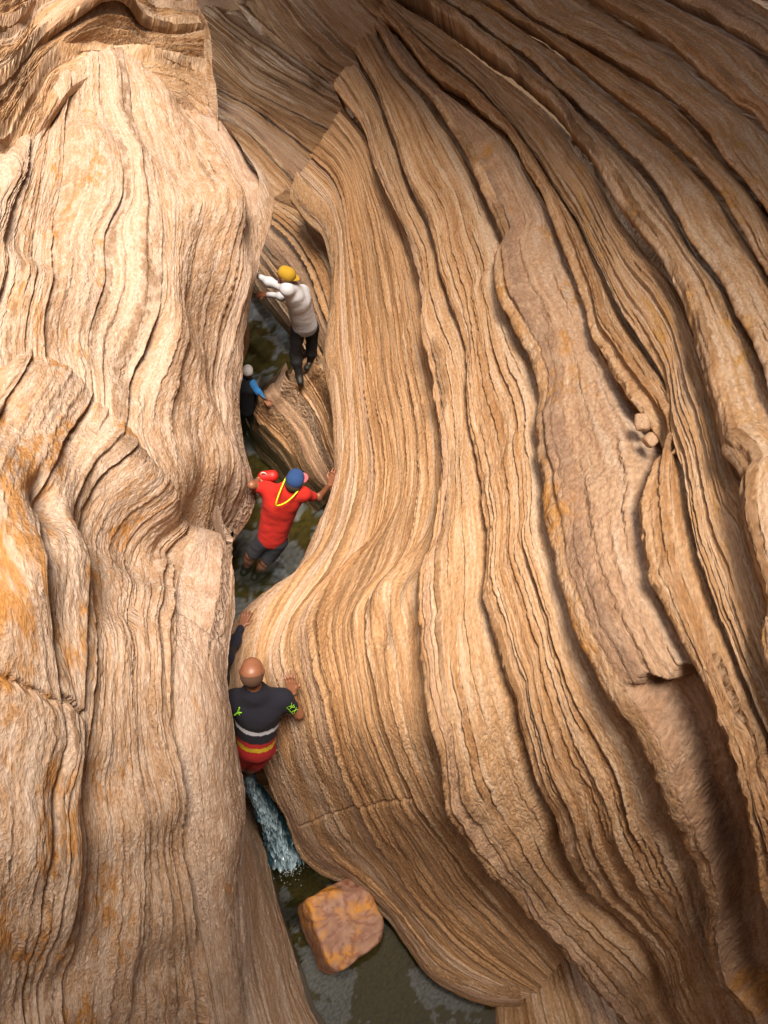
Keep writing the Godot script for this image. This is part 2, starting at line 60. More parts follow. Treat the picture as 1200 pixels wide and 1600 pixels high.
	"n_deep": [[-1.711, 2.078, -3.478], [-1.789, 1.718, -3.313], [-1.814, 1.405, -3.040], [-1.808, 0.958, -2.750], [-1.762, 0.432, -2.522], [-1.768, -0.645, -2.553], [-1.679, -1.311, -2.473], [-1.534, -1.778, -2.242], [-1.394, -1.840, -1.979], [-1.244, -1.762, -1.568], [-1.079, -1.779, -1.194], [-0.921, -1.785, -0.837], [-0.773, -1.801, -0.553], [-0.605, -1.792, -0.304], [-0.235, -1.781, 0.290]],
	"k00": [[-3.117, 2.096, -10.633], [-2.630, 1.817, -10.234], [-2.046, 1.482, -9.756], [-1.214, 1.486, -8.890]],
	"k0": [[-2.995, 2.793, -11.455], [-2.293, 2.937, -10.614], [-1.814, 2.985, -9.985], [-1.506, 2.996, -9.477], [-1.108, 2.899, -9.164], [-0.597, 2.654, -8.815]],
	"k1": [[-2.922, 2.945, -11.846], [-2.443, 3.029, -11.617], [-1.972, 3.174, -10.952], [-1.477, 3.275, -10.051], [-1.093, 3.376, -9.323], [-0.812, 3.343, -8.928]],
	"k2": [[-3.120, 3.126, -12.802], [-2.624, 3.055, -12.352], [-1.977, 3.200, -11.513], [-1.429, 3.337, -10.661], [-0.878, 3.510, -9.689], [-0.568, 3.530, -9.194]],
	"k3": [[-3.221, 3.285, -13.725], [-2.617, 3.242, -12.967], [-2.029, 3.209, -12.048], [-1.376, 3.348, -11.200], [-0.724, 3.608, -10.177], [-0.331, 3.652, -9.717]],
	"k4": [[-3.429, 3.465, -14.681], [-2.650, 3.344, -13.810], [-1.931, 3.351, -12.774], [-1.224, 3.417, -11.822], [-0.591, 3.694, -10.648], [-0.167, 3.788, -10.086]],
	"k5": [[-3.263, 3.689, -15.349], [-2.427, 3.433, -14.286], [-1.711, 3.444, -13.255], [-1.054, 3.480, -12.261], [-0.487, 3.680, -10.978], [-0.084, 3.831, -10.322]],
	"k5b": [[-2.849, 3.978, -15.064], [-2.113, 3.686, -14.125], [-1.650, 3.625, -12.991], [-0.925, 3.598, -11.731], [-0.452, 3.813, -10.819], [-0.041, 3.960, -10.157]],
	"k6": [[-2.148, 4.259, -14.768], [-1.486, 4.021, -13.731], [-0.895, 3.957, -12.593], [-0.446, 4.003, -11.612], [-0.128, 4.121, -10.910], [0.244, 4.228, -10.191]],
	"k7": [[-1.364, 4.555, -14.144], [-0.753, 4.335, -13.133], [-0.268, 4.335, -12.088], [0.042, 4.451, -11.207], [0.406, 4.507, -10.590]],
	"k8": [[-0.565, 4.767, -13.750], [0.000, 4.610, -12.829], [0.344, 4.615, -11.789], [0.662, 4.602, -11.073]],
	"i_low": [[-2.661, 1.000, -11.010], [-2.105, 1.000, -10.199], [-1.581, 1.000, -9.371], [-1.143, 1.000, -8.602], [-0.550, 1.000, -7.825]],
	"i0": [[-2.292, 1.750, -10.169], [-1.856, 1.750, -9.349], [-1.471, 1.750, -8.724], [-1.228, 1.750, -8.328], [-0.953, 1.750, -7.825], [-0.464, 1.750, -7.348]],
	"i1": [[-1.902, 2.655, -9.514], [-1.549, 2.616, -8.935], [-1.143, 2.607, -8.224], [-0.875, 2.596, -7.511], [-0.655, 2.580, -6.965], [-0.377, 2.548, -6.571]],
	"i2": [[-1.678, 2.961, -9.428], [-1.283, 3.034, -8.835], [-0.915, 3.052, -8.163], [-0.694, 2.978, -7.534], [-0.523, 2.920, -6.929], [-0.329, 2.850, -6.479]],
	"i3": [[-1.421, 3.217, -9.271], [-1.045, 3.357, -8.772], [-0.694, 3.420, -8.165], [-0.491, 3.284, -7.622], [-0.369, 3.117, -7.035], [-0.253, 3.004, -6.525]],
	"y1": [[0.60, 6.40, -15.00], [3.30, 6.80, -11.00], [4.30, 7.40, -7.50], [4.60, 8.00, -3.00], [4.30, 8.20, 0.00], [3.60, 8.00, 2.20]],
	"y2": [[-2.00, 8.00, -15.00], [0.80, 8.00, -11.00], [2.10, 8.30, -7.50], [4.50, 10.40, -3.00], [4.80, 11.50, 0.00], [4.20, 11.50, 2.60]],
	"y3": [[-4.50, 10.50, -14.00], [-2.40, 10.90, -10.20], [0.00, 11.60, -7.00], [2.30, 13.20, -3.00], [3.40, 14.50, 0.00], [3.40, 14.50, 3.00]],
	"z1": [[-6.50, 6.00, -15.00], [-5.00, 6.20, -11.00], [-4.00, 6.60, -7.00], [-3.60, 7.00, -3.00], [-3.50, 7.20, 0.00], [-3.30, 7.20, 2.20]],
	"z2": [[-7.00, 10.00, -15.00], [-5.60, 10.00, -11.00], [-5.00, 10.00, -7.00], [-4.80, 10.00, -3.00], [-4.60, 10.00, 0.00], [-4.20, 10.00, 2.60]],
	"z3": [[-6.00, 14.00, -14.00], [-5.20, 14.00, -10.50], [-4.40, 14.00, -7.00], [-4.00, 14.00, -3.00], [-4.00, 14.00, 0.00], [-4.00, 14.00, 3.00]],
	"e1": [[-7.00, 6.00, -14.50], [-4.50, 6.20, -14.00], [-2.00, 6.40, -13.50], [0.60, 6.60, -13.00], [3.60, 7.00, -11.00]],
	"e2": [[-7.00, 10.00, -14.50], [-4.50, 10.00, -14.00], [-2.00, 10.00, -13.50], [0.60, 10.00, -12.50], [3.80, 10.00, -10.00]],
	"e3": [[-7.00, 13.50, -12.50], [-4.50, 13.50, -12.00], [-2.00, 13.50, -11.50], [0.60, 13.50, -10.50], [3.80, 13.50, -8.50]],
	"e0": [[-7.00, 2.50, -15.00], [-4.50, 3.00, -14.50], [-2.00, 3.60, -14.00], [0.60, 4.40, -13.00], [3.40, 5.80, -10.50]],
	"w0": [[4.60, -0.60, 1.60], [2.00, -0.60, 1.90], [-0.50, -0.60, 2.00], [-3.00, -0.60, 1.80], [-4.50, -0.60, 1.50]],
	"w1": [[4.60, 4.50, 1.90], [2.00, 4.00, 2.30], [-0.50, 3.80, 2.50], [-3.00, 4.20, 2.20], [-4.50, 4.50, 1.80]],
	"w2": [[4.80, 9.00, 1.50], [2.00, 9.00, 1.80], [-0.50, 9.00, 1.90], [-3.00, 9.00, 1.80], [-4.60, 9.00, 1.50]],
	"w3": [[5.00, 14.50, 1.00], [2.00, 14.50, 1.20], [-0.50, 14.50, 1.30], [-3.00, 14.50, 1.20], [-4.80, 14.50, 1.00]],
	"f0": [[-2.60, 1.84, -2.70], [-1.90, 1.84, -2.60], [-1.30, 1.83, -2.50], [-0.80, 1.84, -2.50], [-0.40, 1.90, -2.50]],
	"f1": [[-2.60, 1.80, -2.42], [-1.90, 1.80, -2.40], [-1.30, 1.76, -2.40], [-0.80, 1.80, -2.36], [-0.40, 1.85, -2.30]],
	"f2": [[-2.60, 0.90, -2.42], [-1.90, 0.90, -2.40], [-1.30, 0.90, -2.38], [-0.80, 0.90, -2.35], [-0.40, 0.90, -2.20]],
	"f3": [[-2.60, -1.50, -2.35], [-1.90, -1.50, -2.30], [-1.30, -1.50, -2.30], [-0.80, -1.50, -2.25], [-0.40, -1.50, -2.20]],
	"fall_l": [[-1.359, 1.930, -2.386], [-1.347, 1.900, -2.294], [-1.352, 1.350, -2.212], [-1.292, 0.850, -2.093], [-1.262, 0.350, -1.953], [-1.230, -0.020, -1.789]],
	"fall_r": [[-1.266, 1.930, -2.423], [-1.253, 1.900, -2.312], [-1.237, 1.350, -2.274], [-1.128, 0.850, -2.189], [-1.022, 0.350, -2.051], [-0.875, -0.020, -1.848]],
	"m0": [[-2.006, 1.100, -7.019], [-1.827, 1.300, -6.737], [-1.682, 1.200, -6.493], [-1.432, 1.300, -6.151], [-1.218, 1.200, -5.870], [-0.964, 1.100, -5.546]],
	"m1": [[-2.010, 1.100, -7.422], [-1.737, 1.699, -6.702], [-1.635, 1.623, -6.488], [-1.366, 1.673, -6.144], [-1.115, 1.558, -5.802], [-0.822, 1.400, -5.532]],
	"m2": [[-1.837, 1.171, -7.769], [-1.594, 2.078, -6.665], [-1.447, 1.999, -6.513], [-1.171, 1.991, -6.191], [-0.944, 1.890, -5.754], [-0.677, 1.693, -5.475]],
	"m3": [[-1.543, 1.271, -8.009], [-1.305, 2.364, -6.683], [-1.154, 2.308, -6.500], [-0.930, 2.282, -6.190], [-0.732, 2.202, -5.730], [-0.533, 1.990, -5.432]],
	"m4": [[-1.232, 1.300, -8.257], [-0.960, 2.573, -6.743], [-0.827, 2.581, -6.490], [-0.684, 2.570, -6.172], [-0.547, 2.529, -5.688], [-0.399, 2.292, -5.403]],
	"m5": [[-0.904, 1.500, -8.276], [-0.606, 2.720, -6.873], [-0.498, 2.850, -6.529], [-0.430, 2.850, -6.178], [-0.347, 2.850, -5.703], [-0.278, 2.600, -5.371]],
}

var coarse := FastNoiseLite.new()
var rough := FastNoiseLite.new()
var ridged := FastNoiseLite.new()
var cells := FastNoiseLite.new()
var mats := {}
var view := Transform3D()
var taken := {}

func numbered(called: String) -> String:
	if not taken.has(called):
		taken[called] = 0
		return called
	taken[called] += 1
	return "%s_%03d" % [called, taken[called]]

func tag(o: Node, label: String, category: String, group := "") -> void:
	o.set_meta("label", label)
	o.set_meta("category", category)
	if group != "":
		o.set_meta("group", group)

func root_node(called: String) -> Node3D:
	var o := Node3D.new()
	o.name = numbered(called)
	add_child(o, true)
	return o

func put(parent: Node, called: String, mesh: Mesh, material: Material) -> MeshInstance3D:
	var o := MeshInstance3D.new()
	o.name = numbered(called) if parent == self else called
	o.mesh = mesh
	o.material_override = material
	parent.add_child(o, true)
	return o

func guide(called: String) -> PackedVector3Array:
	var p := PackedVector3Array()
	for q in GUIDE[called]:
		p.append(Vector3(q[0], q[1], q[2]))
	return p

# a smooth curve through the points, resampled at n even steps of its length
func resampled(p: PackedVector3Array, n: int) -> PackedVector3Array:
	var dense := PackedVector3Array()
	var last := p.size() - 1
	for i in last:
		var a := p[maxi(i - 1, 0)]
		var d := p[mini(i + 2, last)]
		for k in 12:
			dense.append(p[i].cubic_interpolate(p[i + 1], a, d, k / 12.0))
	dense.append(p[last])
	var length := PackedFloat32Array([0.0])
	for i in range(1, dense.size()):
		length.append(length[i - 1] + dense[i].distance_to(dense[i - 1]))
	var out := PackedVector3Array()
	var j := 0
	for i in n:
		var t := length[length.size() - 1] * i / (n - 1.0)
		while j < dense.size() - 2 and length[j + 1] < t:
			j += 1
		out.append(dense[j].lerp(dense[j + 1], clampf((t - length[j]) / maxf(length[j + 1] - length[j], 1e-6), 0.0, 1.0)))
	return out

func hashed(i: int, salt: int) -> float:
	return fposmod(sin(i * 127.1 + salt * 311.7) * 43758.5453, 1.0)

func grid_mesh(pos: PackedVector3Array, col: PackedColorArray, uv: PackedVector2Array, rows: int, cols: int) -> ArrayMesh:
	var normal := PackedVector3Array()
	normal.resize(pos.size())
	for r in rows:
		var up := maxi(r - 1, 0) * cols
		var dn := mini(r + 1, rows - 1) * cols
		var at := r * cols
		for c in cols:
			var lf := maxi(c - 1, 0)
			var rt := mini(c + 1, cols - 1)
			normal[at + c] = (pos[at + rt] - pos[at + lf]).cross(pos[dn + c] - pos[up + c]).normalized()
	var index := PackedInt32Array()
	index.resize((rows - 1) * (cols - 1) * 6)
	var w := 0
	for r in rows - 1:
		for c in cols - 1:
			var a := r * cols + c
			index[w] = a
			index[w + 1] = a + cols
			index[w + 2] = a + 1
			index[w + 3] = a + 1
			index[w + 4] = a + cols
			index[w + 5] = a + cols + 1
			w += 6
	var arrays := []
	arrays.resize(Mesh.ARRAY_MAX)
	arrays[Mesh.ARRAY_VERTEX] = pos
	arrays[Mesh.ARRAY_NORMAL] = normal
	arrays[Mesh.ARRAY_COLOR] = col
	arrays[Mesh.ARRAY_TEX_UV] = uv
	arrays[Mesh.ARRAY_INDEX] = index
	var m := ArrayMesh.new()
	m.add_surface_from_arrays(Mesh.PRIMITIVE_TRIANGLES, arrays)
	return m

func in_view(p: Vector3) -> bool:
	var q := view.affine_inverse() * p
	return q.z < -0.2 and absf(q.x) < -q.z * 0.68 and absf(q.y) < -q.z * 0.76

# One layer of rock between two guide curves. side +1: its free, overhanging edge is the first guide; the layer
# climbs away from it and slips under the next one. The small beds inside it break off towards the same side.
func rock_layer(parent: Node, called: String, g: Array, at: int, o: Dictionary) -> MeshInstance3D:
	var fine: float = o.get("du", 0.008)
	var finev: float = o.get("dv", 0.014)
	var ga := guide(g[at])
	var length := 0.0
	for i in range(1, ga.size()):
		length += ga[i].distance_to(ga[i - 1])
	var nv := clampi(int(length / finev), 24, 900)
	var a := resampled(ga, nv)
	var b := resampled(guide(g[at + 1]), nv)
	var p0 := resampled(guide(g[at - 1]), nv) if at > 0 else PackedVector3Array()
	var p3 := resampled(guide(g[at + 2]), nv) if at + 2 < g.size() else PackedVector3Array()
	var mean := 0.0
	for i in nv:
		if p0.size() < nv:
			p0.append(a[i] * 2.0 - b[i])
		if p3.size() < nv:
			p3.append(b[i] * 2.0 - a[i])
		mean += a[i].distance_to(b[i]) / nv
	var nu := clampi(int(mean / fine), 10, 400)
	var step: float = o.get("step", 0.1)
	var amp2: float = o.get("amp2", 0.03)
	var amp3: float = o.get("amp3", 0.010)
	var c2: float = o.get("c2", 0.17)
	var c3: float = o.get("c3", 0.055)
	var lump: float = o.get("lump", 0.02)
	var crinkle: float = o.get("crinkle", 0.004)
	var fade0: float = o.get("fade0", 0.0)
	var belly: float = o.get("belly", 0.0)
	var lump_u: float = o.get("lump_u", 1.4)
	var dip: float = o.get("dip", 0.0)
	var jitter: float = o.get("jitter", 0.16)
	var flake: float = o.get("flake", 0.0)
	var mottle: float = o.get("mottle", 0.0)
	var cracks: Array = o.get("cracks", [])
	var flow: float = o.get("flow", 1.0)
	var side: float = o.get("side", 1.0)
	var salt: int = o.get("salt", at * 7 + 3)
	var base: Color = o.get("tone", Color(0.475, 0.29, 0.155))
	var other: Color = o.get("tone2", Color(0.35, 0.185, 0.08))
	var pale: Color = o.get("pale", Color(0.57, 0.42, 0.30))
	var stain: Color = o.get("stain", Color(0.46, 0.22, 0.05))
	var seam: Color = o.get("seam", other * 0.6)
	var stained: float = o.get("stained", 0.0)
	var pits: Array = o.get("pits", [])
	var drops: Array = o.get("drops", [])
	var nose: int = o.get("nose", 9)
	var tuck := 5
	var cap0: int = 4 if o.get("cap0", false) else 0
	var cap1: int = 4 if o.get("cap1", false) else 0
	# rows well outside the picture are kept sparse
	var kept := PackedInt32Array()
	for i in nv:
		if i % 6 == 0 or i == nv - 1 or in_view(a[i]) or in_view(b[i]) or in_view((a[i] + b[i]) * 0.5):
			kept.append(i)
	var kn := kept.size()
	var rows := kn + cap0 + cap1
	var cols := nu + 1 + nose + tuck
	var pos := PackedVector3Array()
	pos.resize(rows * cols)
	var col := PackedColorArray()
	col.resize(rows * cols)
	var uv := PackedVector2Array()
	uv.resize(rows * cols)
	var off := salt * 13.7
	for rr in rows:
		var r := kept[clampi(rr - cap0, 0, kn - 1)]
		var sink := 0.0
		if rr < cap0:
			sink = [0.55, 0.22, 0.07, 0.02][rr]
		elif rr >= cap0 + kn:
			sink = [0.02, 0.07, 0.22, 0.55][rr - cap0 - kn]
		var rf := clampi(r, 26 if cap0 > 0 and nv > 60 else 6, nv - 7)
		var r2 := rf + 1
		var r1 := rf - 1
		var along := length * r / (nv - 1.0)
		var v := r / (nv - 1.0)
		var wide := a[r].distance_to(b[r])
		var edge := step * (smoothstep(0.0, fade0, v) if fade0 > 0.0 else 1.0) * (0.80 + 0.4 * coarse.get_noise_2d(along * 0.45, off) + 0.12 * rough.get_noise_2d(along * 2.6, off)) * clampf(wide / (mean * 0.5), 0.15, 1.0)
		var wob := 0.016 * coarse.get_noise_2d(along * 1.0, off + 50.0) + 0.010 * rough.get_noise_2d(along * 4.0, off)
		var tu := Vector3.ZERO
		var n := Vector3.ZERO
		var va := a[r]
		var vb := b[r]
		var v0 := p0[r]
		var v3 := p3[r]
		for c in cols:
			var u := 0.0
			var phi := 0.0
			if c < nose:
				phi = (nose - c) / float(nose)
			else:
				u = (c - nose) / float(nu)
			var p := va.cubic_interpolate(vb, v0, v3, minf(u, 1.0))
			if c % 5 == 0:
				var ue := clampf(u, 0.02, 0.98)
				tu = (a[rf].cubic_interpolate(b[rf], p0[rf], p3[rf], ue + 0.02) - a[rf].cubic_interpolate(b[rf], p0[rf], p3[rf], ue - 0.02)).normalized()
				n = tu.cross(a[r2].lerp(b[r2], u) - a[r1].lerp(b[r1], u)).normalized() * -side
			if u > 1.0:
				p += tu * (u - 1.0) * nu * 0.05
			var x := u * mean
			var xw := x + 0.018 * coarse.get_noise_2d(along * 0.7, x * 1.5 + off) + 0.009 * rough.get_noise_2d(along * 3.4 + 9.0, x * 5.0 + off)
			# beds of a hand's breadth
			var q2 := xw / c2 + 0.55 * coarse.get_noise_2d(xw * 4.0, off + 7.0)
			var i2 := floori(q2)
			var f2 := q2 - i2
			var k2 := clampf(0.55 + 2.6 * coarse.get_noise_2d(along * 0.34, i2 * 5.3 + off), 0.0, 1.0)
			var saw2 := minf(f2 / 0.10, 1.0) * (1.0 - 0.8 * f2) if f2 < 0.94 else 0.248 - (f2 - 0.94) * 4.1
			var h := amp2 * (0.4 + hashed(i2, salt)) * k2 * saw2
			# thin beds
			var q3 := xw / c3 + 0.45 * rough.get_noise_2d(xw * 11.0, off + 3.0) + jitter * rough.get_noise_2d(along * 11.0, x * 12.0)
			var i3 := floori(q3)
			var f3 := q3 - i3
			var k3 := clampf(0.5 + 3.2 * coarse.get_noise_2d(along * 0.55 * flow, i3 * 3.1 + off), 0.0, 1.0)
			h += amp3 * (0.35 + 1.1 * hashed(i3, salt + 5)) * k3 * (f3 / 0.12 if f3 < 0.12 else 1.0 - 0.7 * (f3 - 0.12) if f3 < 0.9 else 0.454 - (f3 - 0.9) * 4.54)
			h += lump * coarse.get_noise_3d(p.x * lump_u, p.y * lump_u * 0.7, p.z * lump_u * 0.7)
			h += crinkle * (rough.get_noise_2d(along * 7.0 + off, xw * 26.0) + 0.7 * ridged.get_noise_2d(along * 3.0, xw * 9.0 + off))
			if flake > 0.0:
				h += flake * minf(cells.get_noise_2d(xw * 12.0 + off, along * 3.6 + 0.4 * rough.get_noise_2d(xw * 9.0, along * 6.0)) + 1.0, 0.35)
				h += flake * 0.8 * rough.get_noise_2d(along * 5.0 + off, xw * 8.0)
			for d in cracks:
				if u >= d[3] and u <= d[4]:
					var away: float = (v - d[0] - d[1] * (u - 0.5)) * length + 0.02 * rough.get_noise_2d(u * 7.0, off)
					h -= d[2] * exp(-away * away / 0.0004)
			if fade0 > 0.0:
				h *= smoothstep(0.0, fade0, v)
			# the step at the layer's free edge
			h += edge * (1.0 - minf(u, 1.0)) + belly * 4.0 * u * maxf(1.0 - u, 0.0)
			if u > 0.8:
				h -= dip * minf((u - 0.8) * 5.0, 1.0) * minf((u - 0.8) * 5.0, 1.0)
			for d in pits:
				var du: float = (u - d[0]) / d[2]
				var dv: float = (v - d[1]) / d[3]
				var dd := du * du + dv * dv
				if dd < 4.0:
					h += d[4] * exp(-dd * dd if d.size() > 5 else -dd)
			for d in drops:
				var jag: float = 0.008 * coarse.get_noise_2d(u * 2.2 + off, 4.0) + 0.02 * (u - 0.5) * d[2]
				h -= d[1] * clampf((u - d[3]) * 8.0, 0.0, 1.0) * clampf((v - d[0] - jag) * length / 0.03, 0.0, 1.0)
			if sink > 0.0:
				h -= sink
			if c < nose:
				# lip, riser, undercut
				var lip := maxf(edge * 0.14, 0.008)
				var k := nose - c
				if k <= 2:
					p += n * (h - lip * (0.12 if k == 1 else 0.75)) - tu * lip * (0.7 if k == 1 else 1.0)
				else:
					var fall := (k - 2.0) / (nose - 2.0)
					var beds := 0.10 * rough.get_noise_2d(along * 6.0 + off, fall * 2.2)
					p += n * (h - lip - edge * 1.25 * fall) + tu * edge * (0.75 * fall * fall + beds - lip / maxf(edge, 0.01) * 0.6)
			else:
				p += n * h
			p += tu * wob * clampf(1.0 - u * 2.0, 0.0, 1.0)
			if u > 1.0:
				p -= n * (u - 1.0) * nu * 0.016
			var w := rr * cols + c
			pos[w] = p
			uv[w] = Vector2(xw, along)
			# colour: bed by bed, with patches
			var t := 0.55 * hashed(i2, salt + 9) + 0.45 * hashed(i3, salt + 11) + 0.5 * rough.get_noise_2d(xw * 30.0, along * 1.2 + off)
			var tone := base
			if t > 0.56:
				tone = base.lerp(pale, clampf((t - 0.56) * 4.0, 0.0, 1.0))
			elif t < 0.42:
				tone = base.lerp(other, clampf((0.42 - t) * 4.0, 0.0, 1.0))
			if hashed(i3, salt + 17) < 0.16:
				tone = tone.lerp(seam, 0.75 * k3)
			if hashed(i2, salt + 21) > 0.72:
				tone = tone.lerp(Color(0.46, 0.36, 0.33), 0.25)
			var patch := rough.get_noise_2d(along * 1.1 + off * 2.0, x * 2.6 + 40.0) + 0.4 * rough.get_noise_2d(along * 9.0, xw * 14.0)
			if stained > 0.0:
				tone = tone.lerp(stain, clampf((patch - 0.45 + stained) * 2.2, 0.0, 0.85))
			if mottle > 0.0:
				tone = tone.lerp(pale, mottle * clampf(0.2 + 2.2 * rough.get_noise_2d(along * 4.5 + 70.0, xw * 9.0 + off), 0.0, 1.0))
			tone = tone * (1.0 + 0.22 * rough.get_noise_2d(along * 22.0, xw * 40.0 + off))
			tone.a = 1.0
			col[w] = tone
	var mesh := grid_mesh(pos, col, uv, rows, cols)
	return put(parent, called, mesh, o.get("material", mats.rock))

# Tapered capsules [a, b, radius at a, radius at b] joined by a smooth minimum and meshed as surface nets.
func flesh(prims: Array, cell: float, blend: float, paint = null, wrinkle := 0.0) -> ArrayMesh:
	var lo := Vector3.INF
	var hi := -Vector3.INF
	for p in prims:
		var r: float = maxf(p[2], p[3]) + cell * 3.0
		lo = lo.min(p[0] - Vector3.ONE * r).min(p[1] - Vector3.ONE * r)
		hi = hi.max(p[0] + Vector3.ONE * r).max(p[1] + Vector3.ONE * r)
	var nx := int((hi.x - lo.x) / cell) + 2
	var ny := int((hi.y - lo.y) / cell) + 2
	var nz := int((hi.z - lo.z) / cell) + 2
	var field := PackedFloat32Array()
	field.resize(nx * ny * nz)
	field.fill(1.0)
	for p in prims:
		var a: Vector3 = p[0]
		var b: Vector3 = p[1]
		var ra: float = p[2]
		var rb: float = p[3]
		var m := maxf(ra, rb) + blend + cell * 2.0
		var b0 := ((a.min(b) - Vector3.ONE * m - lo) / cell).floor()
		var b1 := ((a.max(b) + Vector3.ONE * m - lo) / cell).ceil()
		var ab := b - a
		var inv := 1.0 / maxf(ab.length_squared(), 1e-9)
		for iz in range(maxi(int(b0.z), 0), mini(int(b1.z), nz - 1) + 1):
			for iy in range(maxi(int(b0.y), 0), mini(int(b1.y), ny - 1) + 1):
				var row := (iz * ny + iy) * nx
				for ix in range(maxi(int(b0.x), 0), mini(int(b1.x), nx - 1) + 1):
					var q := lo + Vector3(ix, iy, iz) * cell - a
					var t := clampf(q.dot(ab) * inv, 0.0, 1.0)
					var d := (q - ab * t).length() - ra - (rb - ra) * t
					var f := field[row + ix]
					var h := maxf(blend - absf(d - f), 0.0) / blend
					field[row + ix] = minf(d, f) - h * h * blend * 0.25
	if wrinkle > 0.0:
		for k in field.size():
			if absf(field[k]) < 0.04:
				var q := lo + Vector3(k % nx, (k / nx) % ny, k / (nx * ny)) * cell
				field[k] += wrinkle * (ridged.get_noise_3d(q.x * 2.2, q.y * 4.5, q.z * 2.2) + 0.5 * rough.get_noise_3d(q.x * 5.0, q.y * 8.0, q.z * 5.0))
	var vertex := {}
	var pos := PackedVector3Array()
	var stride := [1, nx, nx * ny]
	for iz in nz - 1:
		for iy in ny - 1:
			for ix in nx - 1:
				var at := (iz * ny + iy) * nx + ix
				var f0 := field[at]
				if absf(f0) > cell * 2.0:
					continue
				var sy := at + nx
				var sz := at + nx * ny
				var neg := int(f0 < 0.0) + int(field[at + 1] < 0.0) + int(field[sy] < 0.0) + int(field[sy + 1] < 0.0) + int(field[sz] < 0.0) + int(field[sz + 1] < 0.0) + int(field[sz + nx] < 0.0) + int(field[sz + nx + 1] < 0.0)
				if neg == 0 or neg == 8:
					continue
				var sum := Vector3.ZERO
				var n := 0
				for e in 12:
					var axis := e >> 2
					var u := (axis + 1) % 3
					var v := (axis + 2) % 3
					var c := Vector3.ZERO
					var k := at
					if e & 1:
						k += stride[u]
						c[u] = 1.0
					if e & 2:
						k += stride[v]
						c[v] = 1.0
					var fa := field[k]
					var fb := field[k + stride[axis]]
					if (fa < 0.0) != (fb < 0.0):
						c[axis] = fa / (fa - fb)
						sum += c
						n += 1
				if n > 0:
					vertex[at] = pos.size()
					pos.append(lo + (Vector3(ix, iy, iz) + sum / n) * cell)
	var st := SurfaceTool.new()
	st.begin(Mesh.PRIMITIVE_TRIANGLES)
	st.set_smooth_group(0)
	for p in pos:
		if paint != null:
			st.set_color(paint.call(p))
		st.add_vertex(p)
	for at in vertex:
		for axis in 3:
			var fa := field[at]
			var fb := field[at + stride[axis]]
			if (fa < 0.0) == (fb < 0.0):
				continue
			var su: int = stride[(axis + 1) % 3]
			var sv: int = stride[(axis + 2) % 3]
			if not (vertex.has(at - su) and vertex.has(at - sv) and vertex.has(at - su - sv)):
				continue
			var q := [vertex[at], vertex[at - su], vertex[at - su - sv], vertex[at - sv]]
			if fa < 0.0:
				q = [q[3], q[2], q[1], q[0]]
			for k in [0, 1, 2, 0, 2, 3]:
				st.add_index(q[k])
	st.generate_normals()
	return st.commit()

func toward(a: Vector3, b: Vector3, t: float) -> Vector3:
	return a + (b - a) * t

# palm and five bent fingers; back points out of the back of the hand, thumb_side from the palm to the thumb
func hand_shapes(wrist: Vector3, tip: Vector3, back: Vector3, thumb_side: float, s: float, curl := 0.35) -> Array:
	var d := (tip - wrist).normalized()
	var nrm := (back - d * back.dot(d)).normalized()
	var across := d.cross(nrm).normalized() * thumb_side
	var out := []
	for k in 4:
		var y := (1.5 - k) * 0.020 * s
		var root := wrist + d * 0.085 * s + across * y
		out.append([wrist + across * y * 0.5, root, 0.017 * s, 0.012 * s])
		var l: float = [0.070, 0.080, 0.074, 0.058][k] * s
		var fan := (d + across * (1.5 - k) * 0.12).normalized()
		var mid := root + fan * l * 0.5 + nrm * 0.006 * s
		out.append([root, mid, 0.0098 * s, 0.0088 * s])
		out.append([mid, mid + (fan - nrm * curl).normalized() * l * 0.5, 0.0088 * s, 0.0072 * s])
	var t0 := wrist + d * 0.025 * s + across * 0.028 * s
	var t1 := t0 + (d * 0.7 + across * 0.75).normalized() * 0.045 * s
	out.append([t0 - across * 0.012 * s, t1, 0.014 * s, 0.011 * s])
	out.append([t1, t1 + (d + across * 0.25 - nrm * 0.3).normalized() * 0.035 * s, 0.0105 * s, 0.008 * s])
	return out

func plain(c: Color, roughness := 0.95, grain := true) -> StandardMaterial3D:
	var m := StandardMaterial3D.new()
	m.albedo_color = c.linear_to_srgb()
	m.roughness = roughness
	if grain:
		m.normal_enabled = true
		m.normal_texture = mats.weave
		m.uv1_triplanar = true
		m.uv1_scale = Vector3.ONE * 3.0
		m.normal_scale = 0.35
	return m

func head_frame(j: Dictionary) -> Array:
	var up: Vector3 = (j.top - j.head).normalized()
	var f: Vector3 = j.face - j.head
	f = (f - up * f.dot(up)).normalized()
	return [up, f, f.cross(up).normalized()]

